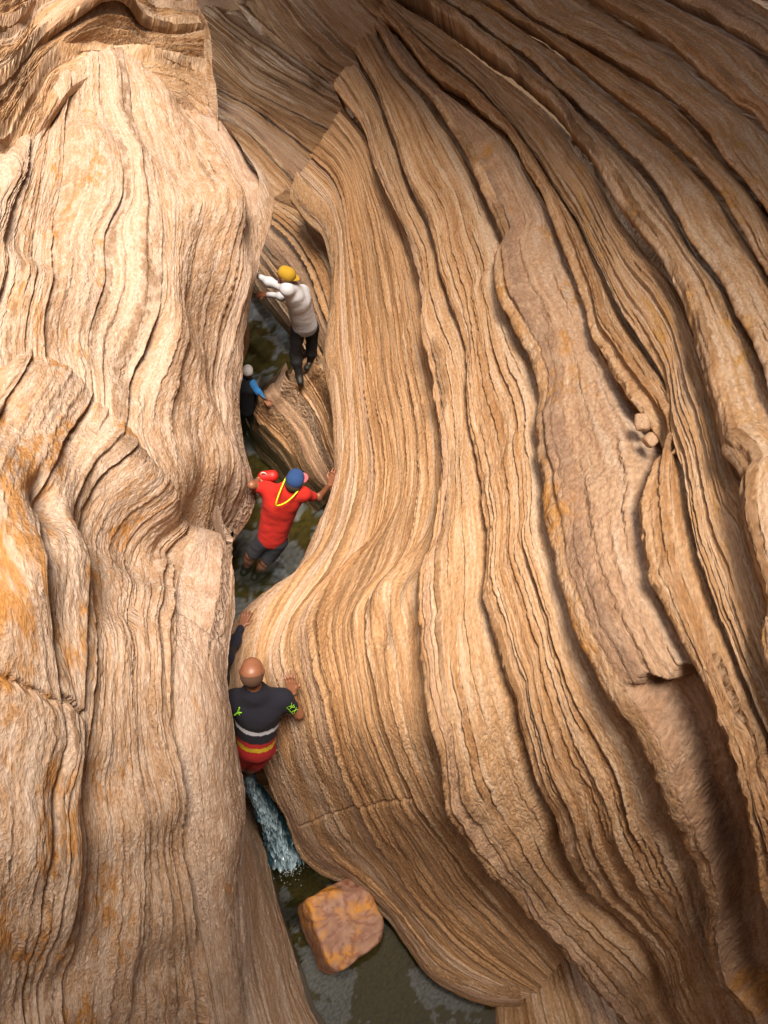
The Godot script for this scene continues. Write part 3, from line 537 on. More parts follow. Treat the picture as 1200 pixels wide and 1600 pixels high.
func person(j: Dictionary, s: float, o: Dictionary) -> Node3D:
	var node := root_node("person")
	var origin: Vector3 = (j.anl + j.anr) * 0.5
	node.position = origin
	var p := {}
	for k in j:
		p[k] = j[k] - origin
	var fr := head_frame(p)
	var up: Vector3 = fr[0]
	var face: Vector3 = fr[1]
	var right: Vector3 = fr[2]
	var hc: Vector3 = p.head
	var body := []
	var torso := []
	for side in ["l", "r"]:
		var sh: Vector3 = p["sh" + side]
		var hi: Vector3 = p["hi" + side]
		torso.append([toward(p.pelvis, hi, 0.6), toward(p.chest, sh, 0.45), 0.094 * s, 0.092 * s])
		torso.append([toward(p.chest, sh, 0.4), toward(p.neck, sh, 0.88), 0.088 * s, 0.054 * s])
		torso.append([p.neck - (p.neck - p.chest) * 0.12, sh, 0.056 * s, 0.052 * s])
	torso.append([p.pelvis, p.chest, 0.100 * s, 0.108 * s])
	torso.append([p.chest, p.neck, 0.102 * s, 0.056 * s])
	body.append_array(torso)
	body.append([p.neck - (hc - p.neck) * 0.1, hc - up * 0.03 * s, 0.056 * s, 0.055 * s])
	body.append([hc + up * 0.022 * s - face * 0.022 * s, hc + up * 0.022 * s + face * 0.018 * s, 0.082 * s, 0.078 * s])
	body.append([hc - up * 0.075 * s + face * 0.055 * s, hc + face * 0.035 * s, 0.040 * s, 0.062 * s])
	body.append([hc + face * 0.098 * s + up * 0.012 * s, hc + face * 0.116 * s - up * 0.018 * s, 0.008 * s, 0.013 * s])
	for side in [-1.0, 1.0]:
		body.append([hc + right * side * 0.080 * s + up * 0.018 * s - face * 0.008 * s, hc + right * side * 0.078 * s - up * 0.022 * s, 0.015 * s, 0.010 * s])
	var sleeves := []
	var legs := []
	var shoes := []
	for side in ["l", "r"]:
		var sh: Vector3 = p["sh" + side]
		var el: Vector3 = p["el" + side]
		var wr: Vector3 = p["wr" + side]
		body.append([sh, el, 0.047 * s, 0.037 * s])
		body.append([el, wr, 0.037 * s, 0.025 * s])
		var cut: float = o.get("sleeve", 0.55)
		if cut <= 1.0:
			sleeves.append([sh, toward(sh, el, cut), 0.054 * s, 0.056 * s])
		else:
			sleeves.append([sh, el, 0.056 * s, 0.049 * s])
			sleeves.append([el, toward(el, wr, cut - 1.0), 0.049 * s, 0.036 * s])
		var hi: Vector3 = p["hi" + side]
		var kn: Vector3 = p["kn" + side]
		var an: Vector3 = p["an" + side]
		var to: Vector3 = p["to" + side]
		body.append([hi, kn, 0.086 * s, 0.056 * s])
		body.append([kn, toward(kn, an, 0.35), 0.055 * s, 0.056 * s])
		body.append([toward(kn, an, 0.35), an, 0.056 * s, 0.036 * s])
		body.append([an, to, 0.032 * s, 0.022 * s])
		var lcut: float = o.get("trouser", 0.8)
		if lcut <= 1.0:
			legs.append([hi, toward(hi, kn, lcut), 0.102 * s, 0.088 * s])
		else:
			legs.append([hi, kn, 0.100 * s, 0.074 * s])
			legs.append([kn, toward(kn, an, 0.4), 0.074 * s, 0.074 * s])
			legs.append([toward(kn, an, 0.4), toward(kn, an, lcut - 1.0), 0.074 * s, 0.052 * s])
		shoes.append([[an + (p["kn" + side] - an).normalized() * 0.06 * s, an, 0.050 * s, 0.050 * s], [an - (p["kn" + side] - an).normalized() * 0.03 * s, to - (p["kn" + side] - an).normalized() * 0.02 * s, 0.050 * s, 0.044 * s]])
	var mesh := flesh(body, o.get("cell", 0.0145) * s, 0.03 * s)
	for side in ["l", "r"]:
		var back: Vector3 = o.get("back_" + side, Vector3(0, 0.5, 1))
		var hand := flesh(hand_shapes(p["wr" + side], p["ha" + side], back, o.get("thumb_" + side, 1.0), s * 1.08, o.get("curl", 0.35)), 0.005, 0.008)
		mesh.add_surface_from_arrays(Mesh.PRIMITIVE_TRIANGLES, hand.surface_get_arrays(0))
	put(node, "body", mesh, o.skin)
	var shirt := []
	for t in torso:
		shirt.append([t[0], t[1], t[2] + 0.014 * s, t[3] + 0.010 * s])
	shirt.append_array(sleeves)
	var lower: Vector3 = (p.pelvis - p.chest).normalized() * o.get("hem", 0.0)
	if lower.length() > 0.0:
		shirt.append([toward(p.pelvis, p.hil, 0.6) + lower, toward(p.pelvis, p.hil, 0.6), 0.112 * s, 0.110 * s])
		shirt.append([toward(p.pelvis, p.hir, 0.6) + lower, toward(p.pelvis, p.hir, 0.6), 0.112 * s, 0.110 * s])
	put(node, "shirt", flesh(shirt, o.get("cell", 0.0145) * 0.95 * s, 0.065 * s, o.get("paint", null), 0.006), o.shirt)
	var belt := [[toward(p.pelvis, p.hil, 0.6) + lower * 1.6, toward(p.pelvis, p.hir, 0.6) + lower * 1.6, 0.112 * s, 0.112 * s]]
	belt.append_array(legs)
	put(node, o.get("legwear", "shorts"), flesh(belt, o.get("cell", 0.0145) * s, 0.03 * s, null, 0.008), o.trousers)
	for k in 2:
		put(node, "shoe", flesh(shoes[k], 0.014 * s, 0.02 * s), o.shoes)
	if o.has("cap"):
		var crown := [[hc + up * 0.046 * s - face * 0.022 * s, hc + up * 0.046 * s + face * 0.018 * s, 0.089 * s, 0.085 * s]]
		var cut_mesh := flesh(crown, 0.009 * s, 0.01)
		var cap := put(node, "cap", cut_mesh, o.cap)
		var bd: Vector3 = (face * o.brim.x + right * o.brim.y).normalized()
		var bs := bd.cross(up).normalized()
		var st := SurfaceTool.new()
		st.begin(Mesh.PRIMITIVE_TRIANGLES)
		st.set_smooth_group(0)
		var ring := []
		for k in 13:
			var ang := PI * (k / 12.0 - 0.5)
			var out_p := hc + up * (0.036 - 0.022 * cos(ang)) * s + (bd * cos(ang) * 0.155 + bs * sin(ang) * 0.082) * s
			var in_p := hc + up * 0.044 * s + (bd * cos(ang) * 0.075 + bs * sin(ang) * 0.080) * s
			ring.append([in_p, out_p])
		for k in 12:
			for lift in [0.0, 0.006 * s]:
				var a: Vector3 = ring[k][0] + up * lift
				var b: Vector3 = ring[k][1] + up * lift
				var c: Vector3 = ring[k + 1][1] + up * lift
				var d: Vector3 = ring[k + 1][0] + up * lift
				for q in [a, b, c, a, c, d]:
					st.add_vertex(q)
			var e0: Vector3 = ring[k][1]
			var e1: Vector3 = ring[k + 1][1]
			for q in [e0, e0 + up * 0.006 * s, e1, e1, e0 + up * 0.006 * s, e1 + up * 0.006 * s]:
				st.add_vertex(q)
		st.generate_normals()
		put(cap, "brim", st.commit(), o.get("brim_material", o.cap))
	if o.has("hair"):
		var hair := [[hc - face * 0.034 * s + up * 0.002 * s, hc - face * 0.010 * s - up * 0.010 * s, 0.0845 * s, 0.086 * s], [hc - face * 0.045 * s - up * 0.045 * s, hc - face * 0.03 * s - up * 0.02 * s, 0.052 * s, 0.06 * s]]
		put(node, "hair", flesh(hair, 0.008 * s, 0.02), o.hair)
	return node

func tube(points: Array, radius: float) -> ArrayMesh:
	var prims := []
	for k in points.size() - 1:
		prims.append([points[k], points[k + 1], radius, radius])
	return flesh(prims, radius * 0.9, radius * 0.5)

func build_people() -> void:
	var skin := plain(Color(0.216, 0.088, 0.0464), 0.45, false)
	skin.subsurf_scatter_enabled = true
	skin.subsurf_scatter_strength = 0.1
	var black := plain(Color(0.0096, 0.0096, 0.012), 0.7)
	var shoe := plain(Color(0.012, 0.0112, 0.0104), 0.6)
	# the man in white on the ledge
	var a := person(POSE.white, 0.90, {skin = skin, shirt = plain(Color(0.448, 0.456, 0.512)), trousers = black, shoes = shoe, cap = plain(Color(0.336, 0.2, 0.0096)), brim = Vector2(-1, 0.35), sleeve = 1.85, trouser = 1.96, legwear = "trousers", back_l = Vector3(0.6, 0.5, 0.6), back_r = Vector3(0.2, 1, 0.4), thumb_l = 1.0, thumb_r = -1.0, hair = plain(Color(0.048, 0.024, 0.012), 0.9)})
	tag(a, "person in a white long-sleeved shirt and mustard cap leaning across to the rock wall", "person")
	# the man in red
	var red := plain(Color(0.4, 0.0096, 0.004))
	var b := person(POSE.red, 0.98, {skin = skin, shirt = red, trousers = plain(Color(0.0144, 0.0144, 0.0208)), shoes = shoe, cap = plain(Color(0.012, 0.044, 0.152)), brim = Vector2(0.75, 0.65), sleeve = 0.55, trouser = 0.8, back_l = Vector3(0.1, 1, 0.5), back_r = Vector3(-0.5, 0.3, 0.7), thumb_l = 1.0, thumb_r = -1.0, brim_material = plain(Color(0.44, 0.096, 0.12)), hair = plain(Color(0.04, 0.024, 0.016), 0.9)})
	tag(b, "person in a red t-shirt and blue cap bracing both arms between the walls", "person")
	var org: Vector3 = b.position
	var hp: Vector3 = POSE.red.head - org
	var fr := head_frame(POSE.red)
	var meet: Vector3 = POSE.red.chest - org + (POSE.red.neck - POSE.red.chest) * 0.55 - fr[1] * 0.14 + Vector3(-0.03, 0.05, 0.02)
	var neon := plain(Color(0.496, 0.64, 0.016), 0.5, false)
	for sd in [-1.0, 1.0]:
		var ear: Vector3 = hp + fr[2] * sd * 0.088 + fr[0] * 0.01
		var mid: Vector3 = toward(ear, meet, 0.5) - fr[1] * 0.06 + Vector3(0, 0.02, 0.03) + fr[2] * sd * 0.02
		var curve := []
		for k in 9:
			var q := k / 8.0
			curve.append(ear.lerp(mid, q).lerp(mid.lerp(meet, q), q) - fr[1] * 0.03 * sin(q * PI))
		put(b, "strap", tube(curve, 0.008), neon)
	# the bald man
	var pel: Vector3 = POSE.bald.pelvis
	var axis: Vector3 = (POSE.bald.chest - pel)
	var org2: Vector3 = (POSE.bald.anl + POSE.bald.anr) * 0.5
	var bands := func(q: Vector3) -> Color:
		var t: float = (q + org2 - pel).dot(axis) / axis.length_squared()
		if t < 0.06:
			return Color(0.288, 0.0064, 0.0064)
		if t < 0.20:
			return Color(0.496, 0.336, 0.008)
		if t < 0.34:
			return Color(0.336, 0.008, 0.008)
		if t < 0.64:
			return Color(0.0048, 0.0056, 0.012)
		if t < 0.77:
			return Color(0.496, 0.512, 0.592)
		return Color(0.0048, 0.0056, 0.012)
	var dark := plain(Color.WHITE)
	dark.vertex_color_use_as_albedo = true
	var c := person(POSE.bald, 1.0, {skin = skin, shirt = dark, paint = bands, hem = 0.02, trousers = plain(Color(0.336, 0.0096, 0.0096)), shoes = shoe, sleeve = 0.5, trouser = 0.9, back_r = Vector3(-0.25, 0.6, 0.75), back_l = Vector3(0.5, 0.5, 0.5), thumb_r = 1.0, thumb_l = 1.0, hair = plain(Color(0.068, 0.032, 0.0176), 0.9)})
	tag(c, "bald person in a black t-shirt with striped hem wading with one palm on the rock", "person")
	shirt_marks(c)
	# the child in the pool
	var d := person(POSE.child, 0.72, {skin = skin, shirt = plain(Color(0.024, 0.16, 0.44)), trousers = black, shoes = shoe, cap = plain(Color(0.576, 0.576, 0.608)), brim = Vector2(1, 0.0), sleeve = 1.9, trouser = 1.95, legwear = "trousers", back_r = Vector3(0.3, 1, 0.2), thumb_r = -1.0, hair = plain(Color(0.024, 0.016, 0.012), 0.9)})
	tag(d, "small person in a white cap and blue sleeves standing waist-deep in the pool", "person")
	var vest := []
	var o4: Vector3 = d.position
	for s in ["shl", "shr"]:
		vest.append([POSE.child.pelvis - o4, toward(POSE.child.chest, POSE.child[s], 0.5) - o4, 0.105, 0.105])
		vest.append([toward(POSE.child.chest, POSE.child[s], 0.5) - o4, toward(POSE.child.neck, POSE.child[s], 0.65) - o4, 0.10, 0.060])
	put(d, "vest", flesh(vest, 0.01, 0.03), plain(Color(0.008, 0.0104, 0.0176)))
	# the one whose arm comes round the near wall
	var e := person(POSE.hidden, 0.95, {cell = 0.019, skin = skin, shirt = plain(Color(0.0096, 0.0112, 0.028)), trousers = black, shoes = shoe, sleeve = 1.9, trouser = 1.95, legwear = "trousers", back_r = Vector3(-0.2, 0.8, 0.6), thumb_r = 1.0, hair = plain(Color(0.04, 0.024, 0.016), 0.9)})
	tag(e, "person mostly hidden by the near wall, one dark-sleeved arm reaching onto the rock", "person")

func build_bag() -> void:
	var g := root_node("dry_bag")
	var h: Vector3 = POSE.red.hal
	g.position = h + Vector3(0.03, 0.0, -0.02)
	tag(g, "small red dry bag with a white loop held by the person in red", "bag")
	put(g, "bag", flesh([[Vector3(-0.04, 0.0, 0), Vector3(0.05, 0.01, 0), 0.055, 0.06], [Vector3(-0.05, -0.05, 0), Vector3(0.03, -0.14, 0.02), 0.055, 0.065]], 0.011, 0.03), plain(Color(0.4, 0.0112, 0.008), 0.5))
	var loop := []
	for k in 9:
		var t := PI * k / 8.0
		loop.append(Vector3(-0.03 + 0.028 * cos(t), 0.05 + 0.04 * sin(t), 0.02))
	put(g, "loop", tube(loop, 0.006), plain(Color(0.6, 0.56, 0.52), 0.4, false))

# the green print on the left shoulder and the right sleeve
func shirt_marks(owner_node: Node3D) -> void:
	var green := plain(Color(0.2, 0.496, 0.016), 0.7, false)
	var o: Vector3 = owner_node.position
	var cam := Vector3(0, 9.3, 0)
	var j: Dictionary = POSE.bald
	var back: Vector3 = (j.shr - j.shl).cross(j.chest - j.neck).normalized()
	if back.dot(cam - j.chest) < 0.0:
		back = -back
	var across: Vector3 = (j.shr - j.shl).normalized()
	var down := back.cross(across).normalized()
	if down.y > 0.0:
		down = -down
	var at: Vector3 = toward(j.neck, j.shl, 0.72) + down * 0.05 - o + back * 0.108
	var star := []
	for k in [[0.02, -0.06, 0.0, 0.0], [0.0, 0.0, 0.03, 0.055], [0.0, 0.0, 0.055, -0.005], [0.065, -0.008, 0.085, -0.01], [0.0, 0.0, -0.03, 0.03]]:
		star.append([at + across * k[0] + down * k[1], at + across * k[2] + down * k[3], 0.0065, 0.0065])
	put(owner_node, "shirt_print", flesh(star, 0.0045, 0.004), green)
	var dir: Vector3 = (j.elr - j.shr).normalized()
	var outn: Vector3 = cam - j.shr
	outn = (outn - dir * outn.dot(dir)).normalized()
	var sidev := dir.cross(outn).normalized()
	var s0: Vector3 = j.shr - o + dir * 0.01 + outn * 0.073
	var word := []
	for k in [[0.0, -0.02, 0.025, 0.0], [0.025, 0.0, 0.0, 0.02], [0.035, -0.02, 0.035, 0.02], [0.035, -0.02, 0.06, -0.012], [0.06, -0.012, 0.035, 0.004], [0.075, -0.02, 0.1, 0.02], [0.1, -0.02, 0.075, 0.02], [0.0, 0.03, 0.1, 0.03]]:
		word.append([s0 + dir * k[0] + sidev * k[1], s0 + dir * k[2] + sidev * k[3], 0.0028, 0.0028])
	put(owner_node, "sleeve_print", flesh(word, 0.003, 0.003), green)
	var wristband := []
	var wd: Vector3 = (j.har - j.wrr).normalized()
	var e1 := wd.cross(Vector3.UP).normalized()
	var e2 := wd.cross(e1)
	for k in 13:
		var t := TAU * k / 12.0
		wristband.append(j.wrr - o - wd * 0.01 + (e1 * cos(t) + e2 * sin(t)) * 0.030)
	put(owner_node, "wristband", tube(wristband, 0.006), plain(Color(0.016, 0.016, 0.016), 0.6, false))

# a stone bounded by softly joined planes, broken up by noise
func stone_mesh(size: Vector3, seed_value: int, faces: int, n_lat: int, rough_amp: float, paint: Callable, sharp := 26.0) -> ArrayMesh:
	var rng := RandomNumberGenerator.new()
	rng.seed = seed_value
	var planes := []
	for ax in [Vector3.RIGHT, Vector3.LEFT, Vector3.UP, Vector3.DOWN, Vector3.BACK, Vector3.FORWARD]:
		planes.append([(ax + Vector3(rng.randf_range(-0.12, 0.12), rng.randf_range(-0.08, 0.16), rng.randf_range(-0.12, 0.12))).normalized(), rng.randf_range(0.94, 1.04)])
	for k in faces:
		planes.append([Vector3(rng.randf_range(-1, 1), rng.randf_range(-1, 1), rng.randf_range(-1, 1)).normalized(), rng.randf_range(1.16, 1.32)])
	var rows := n_lat + 1
	var cols := n_lat * 2 + 1
	var pos := PackedVector3Array()
	var col := PackedColorArray()
	var uv := PackedVector2Array()
	for r in rows:
		var th := PI * r / n_lat
		for c in cols:
			var ph := TAU * (c % (cols - 1)) / (cols - 1.0)
			var d := Vector3(sin(th) * cos(ph), cos(th), sin(th) * sin(ph))
			var acc := 0.0
			for p in planes:
				var k: float = d.dot(p[0]) / p[1]
				if k > 0.0:
					acc += pow(k, sharp)
			var rad := pow(acc, -1.0 / sharp)
			var q := d * rad
			rad *= 1.0 + rough_amp * rough.get_noise_3d(q.x * 1.4 + seed_value, q.y * 1.4, q.z * 1.4) + rough_amp * 0.5 * ridged.get_noise_3d(q.x * 1.7, q.y * 2.6 + seed_value, q.z * 1.7)
			pos.append(d * rad * size)
			uv.append(Vector2(ph, th) * size.x)
			col.append(paint.call(d * rad))
	return grid_mesh(pos, col, uv, rows, cols)

func sheet(x0: float, x1: float, z0: float, z1: float, cell: float, height: Callable, paint: Callable) -> ArrayMesh:
	var cols := int((x1 - x0) / cell) + 2
	var rows := int((z1 - z0) / cell) + 2
	var pos := PackedVector3Array()
	var col := PackedColorArray()
	var uv := PackedVector2Array()
	for r in rows:
		for c in cols:
			var x := lerpf(x0, x1, c / (cols - 1.0))
			var z := lerpf(z0, z1, r / (rows - 1.0))
			pos.append(Vector3(x, height.call(x, z), z))
			col.append(paint.call(x, z))
			uv.append(Vector2(x, z))
	return grid_mesh(pos, col, uv, rows, cols)

func build_stream() -> void:
	var bed := StandardMaterial3D.new()
	bed.vertex_color_use_as_albedo = true
	bed.roughness = 0.8
	var water := StandardMaterial3D.new()
	water.transparency = BaseMaterial3D.TRANSPARENCY_ALPHA
	water.albedo_color = Color(0.06, 0.075, 0.04, 0.50)
	water.roughness = 0.03
	water.metallic_specular = 0.35
	# beds
	var silt := func(x: float, z: float) -> Color:
		var n := rough.get_noise_2d(x * 1.1 + 194.54, z * 1.1) + 0.05 + 0.25 * rough.get_noise_2d(x * 8.0, z * 8.0)
		var g := 1.0 + 0.9 * rough.get_noise_2d(x * 30.0, z * 30.0)
		return (Color(0.27, 0.28, 0.28) if n < 0.0 else Color(0.10, 0.074, 0.006)) * g
	var s := put(self, "stream_bed", sheet(-2.4, 1.4, -2.7, 2.0, 0.02, func(x, z): return -0.28 - 1.1 * smoothstep(-1.15, -1.7, z) + 0.06 * rough.get_noise_2d(x * 2.0, z * 2.0) + 0.02 * rough.get_noise_2d(x * 12.0, z * 12.0), silt), bed)
	s.set_meta("kind", "structure")
	s = put(self, "stream_bed", sheet(-3.2, 1.0, -11.5, -2.45, 0.04, func(x, z): return 1.35 + 0.12 * rough.get_noise_2d(x * 2.0, z * 2.0), silt), bed)
	s.set_meta("kind", "structure")
	# surfaces
	var white := func(_x: float, _z: float) -> Color: return Color.WHITE
	s = put(self, "pool_water", sheet(-2.4, 1.4, -2.5, 2.0, 0.03, func(x, z): return 0.0006 * rough.get_noise_2d(x * 5.0, z * 5.0) * (1.0 + 8.0 * exp(-((x + 1.05) ** 2 + (z + 1.8) ** 2) * 5.0)), white), water)
	s.set_meta("kind", "structure")
	s = put(self, "stream_water", sheet(-3.2, 1.0, -11.5, -2.28, 0.03, func(x, z): return 1.9 + 0.003 * rough.get_noise_2d(x * 5.0, z * 5.0), white), water)
	s.set_meta("kind", "structure")
	# rock step behind the fall
	var step := structure("rock_step")
	rock_layer(step, "rock_layer", ["f0", "f1", "f2", "f3"], 0, {step = 0.0, nose = 0, side = 1.0, du = 0.02, dv = 0.02})
	rock_layer(step, "rock_layer", ["f0", "f1", "f2", "f3"], 1, {step = 0.0, nose = 0, side = 1.0, du = 0.02, dv = 0.02})
	rock_layer(step, "rock_layer", ["f0", "f1", "f2", "f3"], 2, {step = 0.0, nose = 0, side = 1.0, du = 0.02, dv = 0.02})
	# the fall itself
	var l := resampled(guide("fall_l"), 180)
	var r := resampled(guide("fall_r"), 180)
	var pos := PackedVector3Array()
	var col := PackedColorArray()
	var uv := PackedVector2Array()
	for i in 180:
		var t := i / 179.0
		for k in 41:
			var u := k / 40.0
			var n1 := ridged.get_noise_2d(u * 5.0 + 0.6 * rough.get_noise_2d(t * 8.0, u * 3.0), t * 3.2)
			var n2 := rough.get_noise_2d(u * 9.0, t * 14.0)
			var p := l[i].lerp(r[i], u)
			p += Vector3(0.2, 0.35, 0.9).normalized() * (0.06 * n1 + 0.035 * n2 + 0.08 * sin(u * PI))
			p += (r[i] - l[i]) * (u - 0.5) * (0.35 * rough.get_noise_2d(t * 9.0, 3.0 if u < 0.5 else 8.0) + 0.15)
			pos.append(p)
			uv.append(Vector2(u, t))
			var f := clampf(0.42 + 0.75 * n1 + 0.5 * n2 - 1.1 * pow(absf(u * 2.0 - 1.0), 3.0), 0.0, 1.0)
			col.append(Color(0.02, 0.06, 0.085).lerp(Color(0.40, 0.54, 0.64), f))
	var fall_mat := StandardMaterial3D.new()
	fall_mat.vertex_color_use_as_albedo = true
	fall_mat.roughness = 0.15
	var fall := put(self, "waterfall", grid_mesh(pos, col, uv, 180, 41), fall_mat)
	fall.set_meta("kind", "structure")
	# froth and bubbles at its foot
	var bubbles := MultiMesh.new()
	bubbles.transform_format = MultiMesh.TRANSFORM_3D
	var ball := SphereMesh.new()
	ball.radius = 0.5
	ball.height = 1.0
	ball.radial_segments = 8
	ball.rings = 5
	bubbles.mesh = ball
	bubbles.instance_count = 140
	var rng := RandomNumberGenerator.new()
	rng.seed = 5
	for k in 140:
		var dist := absf(rng.randfn(0.0, 0.13))
		var ang := rng.randf_range(0.0, TAU)
		var size := rng.randf_range(0.004, 0.011)
		bubbles.set_instance_transform(k, Transform3D(Basis().scaled(Vector3.ONE * size), Vector3(-1.03 + dist * cos(ang) * 1.1, 0.004, -1.74 + dist * sin(ang) * 0.8)))
	var froth := MultiMeshInstance3D.new()
	froth.name = "froth"
	froth.multimesh = bubbles
	froth.material_override = plain(Color(0.55, 0.62, 0.66), 0.2, false)
	froth.set_meta("kind", "stuff")
	tag(froth, "white froth and bubbles at the foot of the small waterfall", "froth")
	add_child(froth)
	# the boulder
	var rust := func(d: Vector3) -> Color:
		var n := rough.get_noise_3d(d.x * 1.2, d.y * 1.2 + 5.0, d.z * 1.2) + 0.4 * rough.get_noise_3d(d.x * 5.0, d.y * 5.0, d.z * 5.0)
		var base := Color(0.26, 0.13, 0.085).lerp(Color(0.36, 0.21, 0.15), clampf(0.5 + 1.2 * rough.get_noise_3d(d.x * 3.0 + 9.0, d.y * 6.0, d.z * 3.0), 0.0, 1.0))
		base = base.lerp(Color(0.55, 0.235, 0.02), clampf((n + 0.1) * 1.3, 0.0, 0.85))
		var vein := ridged.get_noise_3d(d.x * 1.6 + 3.0, d.y * 1.6, d.z * 2.4)
		if vein > 0.55:
			base = base.lerp(Color(0.20, 0.07, 0.045), 0.6)
		return base
	var boulder_mat := StandardMaterial3D.new()
	boulder_mat.vertex_color_use_as_albedo = true
	boulder_mat.roughness = 0.45
	boulder_mat.normal_enabled = true
	boulder_mat.normal_texture = mats.weave
	boulder_mat.uv1_triplanar = true
	boulder_mat.uv1_scale = Vector3.ONE * 1.5
	var boulder := put(self, "boulder", stone_mesh(Vector3(0.36, 0.36, 0.355), 41, 10, 100, 0.045, rust), boulder_mat)
	boulder.position = Vector3(-0.45, 0.14, -1.2)
	boulder.rotation_degrees = Vector3(9, 26, -10)
	tag(boulder, "rust-orange and brown blocky boulder standing wet in the lower pool", "boulder")
	# two pebbles lodged in the crevice
	var tan_paint := func(d: Vector3) -> Color:
		return Color(0.42, 0.27, 0.17) * (1.0 + 0.4 * rough.get_noise_3d(d.x * 3.0, d.y * 3.0, d.z * 3.0))
	for k in 2:
		var st := put(self, "stone", stone_mesh([Vector3(0.046, 0.04, 0.055), Vector3(0.04, 0.036, 0.042)][k], 20 + k, 6, 24, 0.08, tan_paint, 4.5), boulder_mat)
		st.position = [Vector3(1.62, 5.57, -3.29), Vector3(1.64, 5.575, -3.15)][k]
		st.rotation_degrees = Vector3(20, 40 * k, 25)
		tag(st, ["larger angular tan stone wedged at the top of the wall crevice", "smaller round tan stone wedged below the angular one in the crevice"][k], "stone", "stones lodged in the crevice")

func grain_texture(seed_value: int, freq: float, low: Color, high: Color, normal := false, bump := 4.0) -> NoiseTexture2D:
	var n := FastNoiseLite.new()
	n.seed = seed_value
	n.frequency = freq
	n.fractal_octaves = 5
	if normal:
		n.fractal_type = FastNoiseLite.FRACTAL_RIDGED
	var t := NoiseTexture2D.new()
	t.width = 1024
	t.height = 1024
	t.seamless = true
	t.noise = n
	if normal:
		t.as_normal_map = true
		t.bump_strength = bump
	else:
		var r := Gradient.new()
		r.set_color(0, low)
		r.set_color(1, high)
		t.color_ramp = r
	return t

func make_materials() -> void:
	var m := StandardMaterial3D.new()
	m.vertex_color_use_as_albedo = true
	m.albedo_texture = grain_texture(4, 0.02, Color(0.80, 0.78, 0.76), Color(1.0, 1.0, 1.0))
	m.normal_enabled = true
	m.normal_texture = grain_texture(5, 0.012, Color.BLACK, Color.WHITE, true, 14.0)
	m.normal_scale = 0.9
	m.roughness = 0.9
	m.uv1_scale = Vector3(2.6, 1.0, 1.0)
	mats.rock = m
	mats.weave = grain_texture(8, 0.06, Color.BLACK, Color.WHITE, true, 6.0)

func _ready() -> void:
	# camera, sky, light, exposure
	var cam := Camera3D.new()
	cam.fov = 66.0
	cam.near = 0.05
	cam.far = 200.0
	add_child(cam)
	cam.position = Vector3(0, 9.3, 0)
	cam.rotation_degrees = Vector3(-55, 0, 0)
	cam.current = true
	view = cam.transform
	var env := Environment.new()
	env.background_mode = Environment.BG_SKY
	var sky := Sky.new()
	var skym := ProceduralSkyMaterial.new()
	skym.sky_top_color = Color(0.90, 0.92, 0.94)
	skym.sky_horizon_color = Color(0.93, 0.93, 0.93)
	skym.ground_bottom_color = Color(0.35, 0.27, 0.2)
	skym.ground_horizon_color = Color(0.5, 0.42, 0.35)
	sky.sky_material = skym
	env.sky = sky
	env.background_energy_multiplier = 0.45
	env.tonemap_mode = Environment.TONE_MAPPER_LINEAR
	env.tonemap_exposure = 6.2
	env.sdfgi_enabled = true
	env.ssao_enabled = true
	env.ssil_enabled = true
	var we := WorldEnvironment.new()
	we.environment = env
	add_child(we)
	var sun := DirectionalLight3D.new()
	sun.light_energy = 0.5
	sun.light_angular_distance = 24.0
	sun.light_color = Color(1.0, 0.94, 0.86)
	sun.shadow_enabled = true
	add_child(sun)
	sun.look_at_from_position(Vector3(0.8, 8.0, 1.6), Vector3.ZERO)

	coarse.seed = 11
	coarse.frequency = 1.0
	coarse.fractal_octaves = 2
	rough.seed = 23
	rough.frequency = 1.0
	rough.fractal_octaves = 3
	ridged.seed = 31
	ridged.frequency = 1.0
	ridged.fractal_type = FastNoiseLite.FRACTAL_RIDGED
	ridged.fractal_octaves = 3
	cells.seed = 37
	cells.frequency = 1.0
	cells.noise_type = FastNoiseLite.TYPE_CELLULAR
	cells.cellular_return_type = FastNoiseLite.RETURN_DISTANCE2_SUB
	make_materials()
	build_right_wall()
	build_left_wall()
	build_back()
	build_stream()
	build_people()
	build_bag()

func structure(called: String) -> Node3D:
	var o := root_node(called)
	o.set_meta("kind", "structure")
	return o

